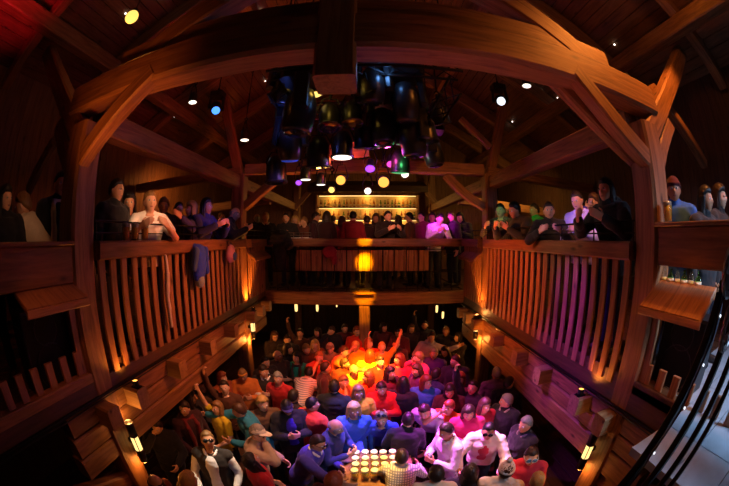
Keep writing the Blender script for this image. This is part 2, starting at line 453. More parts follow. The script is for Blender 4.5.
def shoe_mesh(s):
    if s in _shoe: return _shoe[s]
    mb = MB(); mb.cap((s*.112, .055, .045), .045, (s*.125, -.13, .040), .040, 12); mb.cap((s*.11, .03, .06), .046, (s*.11, .02, .12), .046, 12)
    me = remesh(mb, .012, 1)
    for v in me.vertices: v.co.z = max(v.co.z, .002)
    me.materials.append(LEATHER); _shoe[s] = me; return me
_hair = {}
def hair_mesh(style):
    if style in _hair: return _hair[style]
    vs = []; n, m = 44, 34; cur = style == 'curly'
    for u in sph(n, m):
        front = max(0, -u.y); base = head_pt(u)
        # the hairline: high on the brow, down past the ears, low in the nape
        line = .48 if style != 'receding' else .80
        lim = line if u.y < -.55 else (line - (u.y+.55)/.75*(line+.10) if u.y < .2 else -.10 - (u.y-.2)*.5)
        if style == 'fringe': lim = .40 if u.y < -.5 else lim
        top = 1.0
        if style == 'bald_rim' and (u.z > .35 or u.y < .0): top = -1
        cov = (u.z - lim + noise.noise(u*11)*.05)/.20*(1 if top > 0 else -1); cov = max(0, min(1, cov)); cov = cov*cov*(3-2*cov)
        th = {'short': .012, 'receding': .009, 'long': .020, 'fringe': .024, 'bun': .013, 'curly': .024, 'bald_rim': .006, 'bob': .026, 'pony': .014}[style]
        nn = noise.noise(u*(7 if not cur else 9)*1.3)*(.005 if not cur else .011) + noise.noise(Vector((u.x*26, u.y*26, u.z*5)))*.0035
        vs.append(base + u*(-.010 + cov*(.010 + th + nn + .012*max(0, u.z)**2 + .006*max(0, u.y))))
    mb = MB(); mb.add(vs, sph_faces(n, m))
    if style in ('long', 'bob'):
        e = -.27 if style == 'long' else -.13
        for a in range(-105, 106, 15):
            an = R(a); x, y = math.sin(an), math.cos(an); j = noise.noise(Vector((a*.13, 1, 2)))*.02
            mb.cap((x*.074, .012+y*.075, .03), .026, (x*(.085+j), .03+y*.068, -.08), .027, 8)
            mb.cap((x*(.085+j), .03+y*.068, -.08), .027, (x*(.088-j), .042+y*.058, e+j+.02), .017, 8)
    if style == 'bun': mb.ell((0, .115, .06), (.042, .042, .045), 14, 10)
    if style == 'pony':
        mb.cap((0, .10, .05), .026, (0, .15, .0), .03, 8); mb.cap((0, .15, .0), .03, (.01, .14, -.17), .012, 8)
    me = mb.mesh('hair', [HAIR], True); _hair[style] = me; return me
_acc = {}
def acc_mesh(kind):
    if kind in _acc: return _acc[kind]
    mb = MB(); mats = [CLOTH]
    if kind in ('beanie', 'cap', 'flat_cap', 'headband', 'bobble_hat'):
        n, m = 36, 26; vs = []
        for u in sph(n, m):
            lim = .16 + (.16 if u.y < -.3 else 0); on = u.z > lim
            if kind == 'headband': on = lim < u.z < lim + .32
            b = head_pt(u)
            lift = .017 + (.016*max(0, u.z-.4) if kind in ('beanie', 'bobble_hat') else 0) + (.006 if on and u.z < lim + .2 and kind in ('beanie', 'bobble_hat') else 0) + noise.noise(u*9)*.003
            vs.append(b + u*(lift if on else -.012))
        mb.add(vs, sph_faces(n, m))
        if kind == 'bobble_hat': mb.ell((0, 0, .165), (.034, .034, .034), 14, 10)
        if kind in ('cap', 'flat_cap'):
            L = .085 if kind == 'cap' else .05; pv = []
            for j in range(4):
                for i in range(9):
                    a = R(-62 + 15.5*i); rr = 1 + (L/.1)*j/3*math.cos(R((-62+15.5*i)*.9))
                    pv.append((.080*math.sin(a)*(1 + .1*j/3), -.098*math.cos(a)*rr - .004, .046 - .010*j/3 - .012*math.sin(a)**2))
            f = [(j*9+i, j*9+i+1, (j+1)*9+i+1, (j+1)*9+i) for j in range(3) for i in range(8)]
            k = len(pv); pv += [(x, y, z+.006) for (x, y, z) in pv]; f += [tuple(k+i for i in reversed(q)) for q in f]
            rim = [i for i in range(9)] + [9*j+8 for j in range(1, 4)] + [27+i for i in range(7, -1, -1)] + [9*j for j in range(2, 0, -1)]
            f += [(rim[i], rim[(i+1) % len(rim)], rim[(i+1) % len(rim)]+k, rim[i]+k) for i in range(len(rim))]
            mb.add(pv, f)
    elif kind in ('sunglasses', 'sunglasses_up', 'goggles'):
        mats = [LENS if kind != 'goggles' else LENSB, BLACK if kind != 'goggles' else WHITE]
        dz, dy, tilt = (0.012, -.098, 0) if kind != 'sunglasses_up' else (.112, -.066, -58)
        M = Matrix.Translation((0, dy, dz)) @ Euler((R(tilt), 0, 0)).to_matrix().to_4x4()
        w, h = (.027, .021) if kind != 'goggles' else (.034, .027)
        for s in (-1, 1):
            vs = []
            for q in (-.002, .002):
                for k in range(14):
                    a = 2*math.pi*k/14; vs.append(M @ Vector((s*.033 + w*math.copysign(abs(math.cos(a))**.7, math.cos(a)), q + abs(.033+s*math.cos(a)*w*s)*.12, h*math.copysign(abs(math.sin(a))**.7, math.sin(a)))))
            mb.add(vs, [tuple(range(13, -1, -1)), tuple(range(14, 28))] + [(k, (k+1) % 14, 14+(k+1) % 14, 14+k) for k in range(14)], None, 0)
            mb.tube([M @ Vector((s*.033 + (w+.002)*math.cos(2*math.pi*k/16), -.001+(.033+w*math.cos(2*math.pi*k/16))*.12, (h+.002)*math.sin(2*math.pi*k/16))) for k in range(16)], .0028, 6, 1, True)
            mb.tube([M @ Vector((s*.061, .006, .006)), M @ Vector((s*.079, .03, .008)), M @ Vector((s*.083, .10, .008))], .003, 6, 1)
        mb.tube([M @ Vector((-.008, -.001, .004)), M @ Vector((.008, -.001, .004))], .003, 6, 1)
    me = mb.mesh(kind, mats, True); _acc[kind] = me; return me
def scarf_mesh(pn):
    k = ('scarf', pn)
    if k in _acc: return _acc[k]
    U = U_of(POSES[pn]); mb = MB()
    mb.tube([U @ Vector((.10*math.sin(2*math.pi*i/16), .012-.088*math.cos(2*math.pi*i/16), 1.455-.018*math.cos(2*math.pi*i/16))) for i in range(16)], .028, 8, 0, True)
    for s in (-1, 1):
        mb.tube([U @ Vector((s*.075, -.075, 1.44)), U @ Vector((s*.085, -.155, 1.36)), U @ Vector((s*.07, -.175, 1.2)), U @ Vector((s*.075, -.17, 1.02))], [.026, .034, .036, .034], 8)
    me = remesh(mb, .011, 1, .005, 14); _acc[k] = me; return me
def front_mesh(pn, kind):
    """what shows in the open front of a jacket, or a shirt collar over a jumper"""
    k = (kind, pn)
    if k in _acc: return _acc[k]
    U = U_of(POSES[pn]); mb = MB()
    if kind == 'collar':
        for s in (-1, 1):
            mb.tube([U @ Vector((s*.012, -.088, 1.418)), U @ Vector((s*.055, -.072, 1.452)), U @ Vector((s*.080, -.01, 1.475)), U @ Vector((s*.05, .068, 1.486)), U @ Vector((0, .082, 1.486))], [.012, .020, .020, .016, .014], 8)
    elif kind == 'hood':
        mb.tube([U @ Vector((.105*math.sin(R(a)), .02-.10*math.cos(R(a))*(1 if abs(a) < 90 else 1.35), 1.455+.02*abs(a)/180)) for a in range(-150, 181, 30)], [.026]*12, 8, 0, True)
        mb.ell(U @ Vector((0, .14, 1.42)), (.10, .055, .09))
    else:
        mb.rings([(.95, .085, .06, -.106), (1.08, .075, .06, -.090), (1.2, .080, .06, -.098), (1.31, .090, .06, -.106), (1.39, .075, .055, -.090), (1.44, .045, .03, -.075)], 16, U)
    me = remesh(mb, .010, 1, .003, 14); _acc[k] = me; return me
def matd(me, m):
    """the mesh in this material, sharing the shape"""
    k = (me.name, m.name)
    if k not in _acc:
        if not me.materials: me.materials.append(m); _acc[k] = me
        elif me.materials[0] == m: _acc[k] = me
        else:
            c = me.copy(); c.materials.clear(); c.materials.append(m); _acc[k] = c
    return _acc[k]
def rgb(h):
    v = [int(h[i:i+2], 16)/255 for i in (0, 2, 4)]
    return tuple((c/12.92 if c <= .04045 else ((c+.055)/1.055)**2.4) for c in v) + (1,)
HAIRC = {'black': '14100e', 'dark': '2a1c14', 'brown': '4a3020', 'light': '8a6438', 'blond': 'c29a58', 'red': '7c3416', 'grey': '8c8880', 'white': 'cfcac0'}
SKINC = ['e0ac88', 'd8a07c', 'e8b898', 'c88e6a', 'dca684']
def person(head, fz, rot, pose, top, colour, hair, hc, label, group, acc=(), patt=None, trousers='1c2030'):
    """head: where the head's middle is; fz: the floor the feet stand on"""
    p = POSES[pose]; H = H_of(p); hl = H.translation
    k = (head[2]-fz)/hl.z; kk = max(.86, min(1.13, k))
    rz = R(rot); w = Matrix.Rotation(rz, 3, 'Z') @ Vector((hl.x, hl.y, 0)) * kk
    o = link('person', body_mesh(pose), None, (head[0]-w.x, head[1]-w.y, fz + .001 if abs(k-kk) < 1e-6 or k < kk else fz + .001), rz); o.scale = (kk,)*3
    sk = SKINC[rnd.randrange(5)]; o.color = rgb(sk); tag(o, label, 'person', group)
    def kid(name, me, col, M=None):
        c = link(name, me, o); c.color = rgb(col)
        if M is not None: c.matrix_local = M
        return c
    nm = {'tee': 't_shirt', 'shirt': 'shirt', 'sweater': 'sweater', 'jacket': 'jacket', 'vest': 'gilet'}[top]
    m = {'check': CHECK, 'stripe': STRIPE, None: CLOTH}[patt]
    if top == 'vest':
        kid('shirt', matd(top_mesh(pose, 'shirt'), CLOTH), 'e8e6e0')
        kid(nm, matd(top_mesh(pose, 'vest'), m), colour)
    else: kid(nm, matd(top_mesh(pose, top), m), colour)
    kid('trousers', matd(legs_mesh(), CLOTH), trousers)
    for s in (-1, 1): kid('shoe', shoe_mesh(s), '101010')
    if hair: kid('hair', hair_mesh(hair), HAIRC[hc], H)
    for a in acc:
        a, col = a if isinstance(a, tuple) else (a, '151515')
        if a == 'scarf': kid('scarf', matd(scarf_mesh(pose), CLOTH), col)
        elif a in ('collar', 'hood', 'shirt_front'): kid(a, matd(front_mesh(pose, a), CLOTH), col)
        elif a == 'sunglasses_up': kid('sunglasses', acc_mesh(a), col, H)
        else: kid(a, acc_mesh(a), col, H)
    return o
# ------------------------------------------------------------------ the hall: sizes in metres, eye level at EZ
EZ = 3.9; W = 2.4; GZ = EZ - 1.25; YN, YF, YB = 1.75, 5.86, 7.2
RIDGE, SL = EZ + 5.9, .57
def roof_z(x): return RIDGE - SL*abs(x)
# floors and walls
def slab(name, lo, hi, m, label=None):
    mb = MB(); mb.box([(a+b)/2 for a, b in zip(lo, hi)], [b-a for a, b in zip(lo, hi)])
    return struct(obj(name, mb, m), label)
def boards(name, m, rects, label=None, th=.03, gap=.006):
    """boarding as one surface: rects are (origin, along, across, width of a board)"""
    mb = MB()
    for (o, a, c, bw) in rects:
        o, a, c = Vector(o), Vector(a), Vector(c); n = max(1, round(c.length/bw)); cu = c.normalized(); w = c.length/n
        for i in range(n):
            p = o + cu*(w*(i+.5)); mb.beam(p, p+a, w-gap, th*rnd.uniform(.85, 1.1), cu, .004)
    return struct(obj(name, mb, m), label)
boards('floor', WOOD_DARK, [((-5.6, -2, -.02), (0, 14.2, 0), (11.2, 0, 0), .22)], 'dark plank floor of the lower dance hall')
boards('floor_gallery_left', WOOD_DARK, [((-5.6, -2, GZ-.03), (0, 14.2, 0), (3.17, 0, 0), .2)], 'plank floor of the left gallery', .06)
boards('floor_gallery_right', WOOD_DARK, [((2.43, 1.32, GZ-.03), (0, 10.88, 0), (3.17, 0, 0), .2)], 'plank floor of the right gallery', .06)
boards('floor_gallery_back', WOOD_DARK, [((-2.36, YB+.02, GZ-.03), (0, 5, 0), (4.72, 0, 0), .2)], 'plank floor of the bar gallery', .06)
mb = MB()
for i in range(9):
    for j in range(8):
        x0, y0 = 1.62 + i*.45, -2 + j*.415
        if x0 < 2.3 and y0 > .6: continue
        mb.box((x0+.22, y0+.205, GZ-.03), (.442, .407, .06))
struct(obj('floor_landing', mb, CONC), 'blue-grey tiled landing beside the iron stair rail')
boards('wall_left', WOOD_ROOF, [((-5.62, -2, GZ), (0, 0, 4.1), (0, 14, 0), .19)], 'boarded wall behind the left gallery')
boards('wall_right', WOOD_DARK, [((5.62, -2, GZ), (0, 0, 4.1), (0, 14, 0), .19)], 'boarded wall behind the right gallery')
boards('wall_back', WOOD_ROOF, [((-5.6, 12.2, GZ), (0, 0, 7.0), (11.2, 0, 0), .19)], 'boarded wall behind the bar')
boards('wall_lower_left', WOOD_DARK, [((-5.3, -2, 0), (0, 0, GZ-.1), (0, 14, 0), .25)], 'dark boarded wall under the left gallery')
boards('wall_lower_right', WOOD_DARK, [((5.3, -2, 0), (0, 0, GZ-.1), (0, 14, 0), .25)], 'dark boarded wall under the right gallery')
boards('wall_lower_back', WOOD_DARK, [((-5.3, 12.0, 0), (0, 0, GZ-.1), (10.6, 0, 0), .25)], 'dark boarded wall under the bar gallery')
for s, nm in ((-1, 'left'), (1, 'right')):
    d = Vector((s*6.0, 0, -SL*6.0))
    boards('ceiling_'+nm, WOOD_ROOF, [((0, -2.4, RIDGE+.05), (0, 14.8, 0), d, .21)], 'boarded roof slope on the %s' % nm, .035, .012)
# roof timbers
def timber(name, label, cat, segs, m=WOOD, group=None, kind=None):
    mb = MB()
    for sg in segs:
        kw = dict(sg[4]) if len(sg) > 4 else {}
        mb.beam(sg[0], sg[1], sg[2], sg[3], **kw)
    o = obj(name, mb, m); return tag(o, label, cat, group, kind)
for s, nm in ((-1, 'left'), (1, 'right')):
    for k, y in enumerate((-1.2, 1.3, 3.4, 5.75, 8.0, 10.3)):
        w = ('behind the landing', 'just behind the nearest tie beam', 'over the lighting rig', 'over the far timber posts', 'over the bar gallery rail', 'nearest the bar wall')[k]
        a = Vector((0, y, roof_z(0)-.22)); b = Vector((s*5.6, y, roof_z(5.6)-.22))
        timber('rafter', 'long roof rafter %s, on the %s slope' % (w, nm), 'rafter', [(a, b, .2, .34, dict(side=(0, 1, 0), ch=.015, seg=6, wob=.04))], WOOD, 'rafters under the roof boards')
    for x, w in ((2.1, 'upper'), (4.3, 'lower')):
        z = roof_z(x) - .50
        timber('purlin', '%s roof beam running lengthwise under the rafters of the %s slope' % (w, nm), 'beam', [((s*x, -2, z), (s*x, 12.1, z), .22, .26, dict(ch=.018, seg=10, wob=.05))], WOOD, 'purlins under the rafters')
timber('ridge_beam', 'heavy ridge beam along the top of the roof', 'beam', [((0, -2, RIDGE-.35), (0, 12.1, RIDGE-.35), .24, .3)])
# posts
PX = W + .14
for s, nm, by in ((-1, 'left', 'beside the man in a white T-shirt'), (1, 'right', 'beside the person in a dark red beanie')):
    timber('timber_post', 'near timber post of the %s gallery %s' % (nm, by), 'post',
           [((s*PX, YN, .0), (s*PX, YN, EZ+1.05), .29, .29, dict(side=(1, 0, 0), ch=.028, seg=12, wob=.07))], WOOD, 'timber posts of the hall')
    timber('timber_post', 'far timber post at the bar end of the %s gallery, lit orange from below' % nm, 'post',
           [((s*PX, YF, .0), (s*PX, YF, EZ+1.3), .27, .27, dict(side=(1, 0, 0), ch=.028, seg=12, wob=.07))], WOOD, 'timber posts of the hall')
    timber('timber_post', 'timber post against the bar wall at the end of the %s gallery' % nm, 'post',
           [((s*PX, 11.4, .0), (s*PX, 11.4, roof_z(PX)-.4), .25, .25, dict(side=(1, 0, 0), ch=.028, seg=8, wob=.05))], WOOD, 'timber posts of the hall')
    # braces and struts, near frame
    timber('knee_brace', 'pair of curved knee braces from the near %s post up to the big tie beam' % nm if s > 0 else 'orange-lit curved knee brace from the near left post up to the big tie beam', 'brace',
           [((s*(W+.06), YN-.06, EZ+.68), (s*1.62, YN-.06, EZ+1.30), .15, .17, dict(side=(0, 1, 0), ch=.02, seg=8, bow=-.05*s, bowdir=(1, 0, 1), wob=.08))] +
           ([((s*(W+.08), YN+.12, EZ+.72), (s*1.45, YN+.12, EZ+1.38), .12, .15, dict(side=(0, 1, 0), ch=.02, seg=8, bow=-.05*s, bowdir=(1, 0, 1), wob=.08))] if s > 0 else []), WOOD, 'knee braces of the timber posts')
    timber('knee_brace', 'short outward brace on the near %s post' % nm, 'brace',
           [((s*(PX+.12), YN, EZ+.62), (s*3.2, YN, EZ+1.22), .15, .18, dict(side=(0, 1, 0), ch=.02, seg=5, bow=.03, wob=.08))], WOOD, 'knee braces of the timber posts')
    timber('side_brace', 'thin brace leaning out over the %s gallery tables' % nm, 'brace',
           [((s*3.3, YN+.15, EZ+1.75), (s*4.65, YN+.15, EZ+1.05), .13, .15, dict(side=(0, 1, 0), ch=.02, seg=5, wob=.08)) if s > 0 else ((s*3.3, YN, EZ+1.05), (s*3.95, YN, EZ+.6), .11, .13, dict(side=(0, 1, 0), ch=.02, seg=4, wob=.08))], WOOD, 'knee braces of the timber posts')
    timber('roof_strut', 'tall slanting strut rising from the near %s post to the roof' % nm, 'strut',
           [((s*2.56, YN, EZ+.93), (s*4.75, YN, roof_z(4.75)-.35), .2, .24, dict(side=(0, 1, 0), ch=.025, seg=8, wob=.07))], WOOD, 'slanting roof struts')
    timber('principal_rafter', 'sloping truss timber above the big tie beam on the %s' % nm, 'beam',
           [((s*2.1, YN+.05, EZ+1.42), (s*.16, YN+.05, EZ+2.65), .22, .24, dict(side=(0, 1, 0), ch=.02, seg=8, wob=.05))], WOOD, 'truss timbers')
    # far frame
    timber('knee_brace', 'orange-lit knee brace on the far %s post reaching over the hall' % nm, 'brace',
           [((s*(W+.02), YF, EZ+.62), (s*1.6, YF, EZ+1.26), .15, .17, dict(side=(0, 1, 0), ch=.02, seg=6, bow=-.04*s, bowdir=(1, 0, 1), wob=.08))], WOOD, 'knee braces of the timber posts')
    timber('roof_strut', 'slanting strut rising from the far %s post past %s' % (nm, 'the blue-lit lamp' if s < 0 else 'the white-lit lamp'), 'strut',
           [((s*2.5, YF, EZ+1.1), (s*3.15, YF, EZ+3.2), .17, .2, dict(side=(0, 1, 0), ch=.02, seg=6, wob=.08)), ((s*2.62, YF+.01, EZ+1.9), (s*2.0, YF+.01, EZ+2.5), .12, .13, dict(side=(0, 1, 0), ch=.02, seg=4, wob=.08)) if s > 0 else ((s*2.75, YF+.01, EZ+2.0), (s*3.3, YF+.01, EZ+2.5), .10, .12, dict(side=(0, 1, 0), ch=.02, seg=4, wob=.08))], WOOD, 'slanting roof struts')
    timber('wall_plate', 'long plate beam over the posts of the %s gallery' % nm, 'beam',
           [((s*(PX+.05), YN+.15, EZ+1.14), (s*(PX+.05), 12.0, EZ+1.14), .22, .26, dict(ch=.02, seg=12, wob=.06))], WOOD)
    timber('cross_beam', 'cross beam from the far %s post over the gallery to the side wall' % nm, 'beam',
           [((s*(W+.1), YF, EZ+1.35), (s*5.5, YF, EZ+1.22), .2, .2, dict(side=(0, 1, 0), ch=.02, seg=6, wob=.06))], WOOD)
    timber('cross_beam', 'pale sloping timber under the roof behind the %s gallery drinkers' % nm, 'beam',
           [((s*2.6, 8.2, EZ+1.05), (s*5.5, 8.2, EZ+.80), .2, .24, dict(side=(0, 1, 0), ch=.02, seg=6, wob=.06))], WOOD_BOARD)
# the big tie beam: lower timber and the upper one lying on it
o = timber('tie_beam', 'massive tie beam spanning the hall above the dance floor', 'beam',
       [((-2.86, YN, EZ+1.36), (2.8, YN, EZ+1.36), .26, .32, dict(side=(0, 1, 0), ch=.03, seg=24, wob=.06))])
o2 = obj('upper_timber', MB().beam((-2.2, YN+.06, EZ+1.63), (2.2, YN+.06, EZ+1.63), .22, .22, (0, 1, 0), .02, 0, 0, None, 16, .06), WOOD, o)
timber('tie_beam', 'darker tie beam behind the lighting rig, between the far posts', 'beam',
       [((-2.4, YF, EZ+1.38), (2.4, YF, EZ+1.38), .22, .24, dict(side=(0, 1, 0), ch=.02, seg=14, wob=.06))])
timber('king_post', 'square king post hanging in the middle of the big tie beam', 'post',
       [((-.18, YN-.0, EZ+.96), (-.18, YN-.0, RIDGE-.5), .26, .28, dict(side=(1, 0, 0), ch=.02, seg=10, wob=.03))])
# balustrades of the side galleries
def balustrade(s, y0, y1, n, label):
    dz = 0 if s < 0 else -.12
    t = thing('balustrade', label, 'balustrade', (s*W, (y0+y1)/2, GZ)); yc = (y0+y1)/2
    x = 0
    obj('top_rail', MB().beam((x, y0-yc, EZ-.10-GZ), (x, y1-yc, EZ-.10-GZ), .19, .17, None, .018, 0, 0, None, 14, .05), WOOD_RAIL, t)
    obj('bottom_rail', MB().beam((x+s*.075, y0-yc, .05+dz), (x+s*.075, y1-yc, .05+dz), .09, .10, None, .012, 0, 0, None, 6, .03), WOOD_DARK, t)
    st = (y1-y0)/n
    for i in range(n):
        y = y0 + st*(i+.5) - yc; w = .095*rnd.uniform(.92, 1.08); l = rnd.uniform(-.008, .008)
        obj('baluster', MB().beam((x, y+l, -.015+dz), (x, y-l, 1.075), w, .035, (0, 1, 0), .008, 0, rnd.uniform(-.006, .006), None, 4, .04), WOOD_BOARD, t)
    h = MB(); z1, z2 = EZ+.17-GZ, EZ+.06-GZ
    h.tube([(x, y0-yc, z1), (x, y1-yc, z1)], .011, 8); h.tube([(x, y0-yc, z2), (x, y1-yc, z2)], .007, 8)
    m = max(2, round((y1-y0)/.65))
    for i in range(m+1):
        y = y0 + (y1-y0)*i/m - yc; y = max(y0-yc+.02, min(y1-yc-.02, y)); h.tube([(x, y, EZ-.03-GZ), (x, y, z1)], .009, 8)
    obj('iron_handrail', h, IRON, t); return t
balustrade(-1, YN+.15, YF-.14, 22, 'wooden balustrade of the left gallery, orange-lit board balusters')
balustrade(1, YN+.15, YF-.14, 22, 'wooden balustrade of the right gallery, balusters lit purple and orange')
balustrade(-1, YF+.14, YB-.06, 8, 'short dark balustrade behind the far left post')
balustrade(1, YF+.14, YB-.06, 8, 'short dark balustrade behind the far right post')
# solid parapets nearer than the posts
for s, nm, zt in ((-1, 'left', EZ-.02), (1, 'right', EZ+.13)):
    t = thing('parapet', 'dark red boarded parapet nearer than the %s post, %s' % (nm, 'below the beanie wearer' if s > 0 else 'below the person in a cream blouse'), 'parapet', (s*(W+.06), .6, GZ))
    zc = zt - GZ
    obj('panel', MB().beam((0, -1.4, zc-.18), (0, 1.02, zc-.18), .07, .32, None, .01, 0, 0, None, 6, .03), WOOD_RAIL, t)
    obj('capping', MB().beam((0, -1.4, zc-.005), (0, 1.02, zc-.005), .16, .035, None, .008), WOOD_RAIL, t)
    dz = 0 if s < 0 else -.12
    obj('lower_rail', MB().beam((0, -1.4, .03+dz), (0, 1.02, .03+dz), .12, .10, None, .012), WOOD_BOARD, t)
    for i in range(9):
        obj('baluster', MB().beam((0, -.60+i*.19, .06+dz), (0, -.60+i*.19, .30+dz), .095, .035, (0, 1, 0), .008), WOOD_BOARD, t)
# loudspeakers under small sloping wooden covers at the edge of the galleries
def cover(s, y0, y1, zb, zf, xb, xf, label):
    t = thing('speaker_cover', label, 'cover', (s*xb, (y0+y1)/2, zb)); h = (y1-y0)/2
    a, b = Vector((0, 0, 0)), Vector((s*(xf-xb), 0, zf-zb))
    obj('sloping_board', MB().beam(a, b, 2*h, .045, (0, 1, 0), .008, 0, 0, None, 3, .01), WOOD_BOARD, t)
    if y0 < 2: obj('support_board', MB().beam((-s*.06, h-.05, -.02), (-s*.06, h-.05, GZ-zb-.02), .10, .035, (0, 1, 0), .006, 0, 0, None, 4, .03), WOOD_BOARD, t)
    obj('front_lip', MB().beam(b + Vector((0, -h, -.02)), b + Vector((0, h, -.02)), .03, .06, None, .006), WOOD_BOARD, t)
    return t
def speaker(s, x, y, z0, w, d, h, label):
    t = thing('loudspeaker', label, 'loudspeaker', (s*x, y, z0))
    obj('cabinet', MB().beam((0, 0, 0), (0, 0, h), d, w, (1, 0, 0), .015), BLACK, t)
    obj('front_grille', MB().box((-s*(d/2+.004), 0, h*.5), (.012, w-.05, h-.05)), GRILLE, t)
    for zz, rr in ((h*.30, w*.36), (h*.76, w*.25)):
        obj('driver_ring', MB().tube([(-s*(d/2+.011), rr*math.cos(2*math.pi*k/24), zz+rr*math.sin(2*math.pi*k/24)) for k in range(24)], .005, 6, 0, True), BLACK, t)
    for yy in (-w*.5-.004, w*.5+.004): obj('carry_handle', MB().tube([(0, yy, h*.82), (0, yy*1.06, h*.82), (0, yy*1.06, h*.9), (0, yy, h*.9)], .008, 6), IRON, t)
    return t
cover(1, .92, 1.62, EZ-.35, EZ-.54, W+.12, W-.20, 'sloping orange-brown wooden cover above the near right loudspeaker')
cover(-1, .92, 1.62, EZ-.36, EZ-.47, W+.12, W-.20, 'sloping wooden cover above the near left loudspeaker')
cover(1, 6.0, 7.1, EZ-.28, EZ-.44, W+.06, W-.16, 'small sloping wooden cover beside the far right post')
cover(-1, 6.0, 7.1, EZ-.26, EZ-.42, W+.06, W-.16, 'small sloping wooden cover beside the far left post')
speaker(1, W+.32, 1.26, GZ+.004, .56, .28, .64, 'black loudspeaker under the near right wooden cover')
speaker(-1, W+.32, 1.26, GZ+.004, .56, .28, .70, 'black loudspeaker under the near left wooden cover')
# edge of the galleries: long beams, metal strip, joist ends
for s, nm in ((-1, 'left'), (1, 'right')):
    e = thing('gallery_edge', 'stacked log beams along the underside edge of the %s gallery' % nm, 'beam', (s*(W+.12), 5, GZ))
    zd = 0 if s < 0 else -.17; zlo = -.90 if s < 0 else -1.16
    obj('edge_board', MB().beam((-s*.10, -6.2, -.10+zd/2), (-s*.10, 2.15, -.10+zd/2), .04, .19-zd, None, .006), WOOD_DARK, e)
    for z, h in ((-.31+zd, .24), (-.54+zd, .22), ((zlo-.65+zd)/2, -zlo-.65+zd)):
        obj('log_beam', MB().beam((0, -3.85 + .12*z, z), (0, 2.15, z), .2, h-.012, None, .022, 0, 0, None, 16, .05), WOOD, e)
    tag(obj('edge_strip', MB().beam((s*(W-.01), -1, GZ-.165+zd), (s*(W-.01), YB, GZ-.165+zd), .03, .03, None, .004), IRON), 'thin dark metal strip along the %s gallery edge' % nm, 'strip')
    tag(obj('edge_cable', MB().tube([(s*(W-.035), -1 + i*.41, GZ-.19 + zd + .008*math.sin(i*2.1)) for i in range(21)], .007, 6), BLACK), 'black cable running under the %s gallery edge' % nm, 'cable')
    for i, y in enumerate((1.62, 2.12, 3.0, 3.9, 4.82, YF, 6.4, 6.9) if s < 0 else (1.80, 2.29, 3.19, 3.90, 4.8, YF, 6.4, 6.9)):
        w = ('at the near post', 'just past the near post', 'third from the near end', 'fourth from the near end', 'fifth from the near end', 'at the far post', 'just past the far post', 'beside the bar gallery')[i]
        tag(obj('joist_end', MB().beam((s*(W+.25), y, GZ-.34+zd), (s*(W-.19), y, GZ-.34+zd), .18, .23, (0, 1, 0), .02, 0, 0, None, 3, .06), WOOD_ENDS), 'protruding squared joist end under the %s gallery, %s' % (nm, w), 'joist', 'joist ends under the galleries')
    # lower-floor diagonal brace under the near end
    timber('lower_brace', 'forked brace under the near end of the %s gallery' % nm, 'brace',
           [((s*PX, YN-.11, 1.35), (s*(PX-.02), YN-.95, GZ-.98), .14, .17, dict(side=(1, 0, 0), ch=.02, seg=5, wob=.08))], WOOD, 'knee braces of the timber posts')
# back gallery rail
t = thing('bar_balustrade', 'balustrade in front of the upstairs bar, amber-lit in the middle', 'balustrade', (0, YB, GZ))
obj('top_rail', MB().beam((-W+.06, 0, EZ-.10-GZ), (W-.06, 0, EZ-.10-GZ), .2, .19, None, .018, 0, 0, None, 14, .05), WOOD_RAIL, t)
for i in range(26):
    x = -1.56 + i*.121
    obj('panel_board', MB().beam((x, .03, .48), (x, .03, .97), .112, .03, (1, 0, 0), .006), WOOD_BOARD, t)
h = MB()
for z in (.99, .46, .06): h.tube([(-W+.1, -.02, z), (W-.1, -.02, z)], .012, 8)
for i in range(16):
    x = -2.1 + i*.28; h.tube([(x, -.02, .0), (x, -.02, 1.06)], .010, 6)
obj('iron_grid', h, IRON, t)
timber('bressummer', 'thick beam under the bar gallery, glowing amber at its middle', 'beam', [((-W-.1, YB+.02, GZ-.17), (W+.1, YB+.02, GZ-.17), .24, .30, dict(side=(0, 1, 0), ch=.02, seg=14, wob=.05))], WOOD)
timber('timber_post', 'amber-lit post under the middle of the bar gallery', 'post', [((0, YB+.06, 0), (0, YB+.06, GZ-.3), .26, .24, dict(side=(1, 0, 0), ch=.025, seg=8, wob=.05))], WOOD, 'timber posts of the hall')
timber('ledge', 'small wooden ledge block on the beam below the amber panel', 'block', [((-.22, YB-.16, GZ-.02), (.22, YB-.16, GZ-.02), .12, .05)], WOOD)

tag(obj('beam_end', MB().beam((1.05, 5.0, EZ+1.58), (1.05, 5.7, EZ+1.62), .30, .20, (1, 0, 0), .02, 0, 0, None, 3, .04), WOOD_ENDS), 'squared pale timber stub at the right end of the lighting rig', 'block')
tag(obj('reflector_board', MB().beam((-.66, 4.62, EZ+1.30), (.06, 4.62, EZ+1.38), .30, .03, (0, .35, 1), .005), WOOD_ENDS), 'pale board lit red behind the upright lamp can of the rig', 'board')  # added so that a red-lit patch shows behind the can
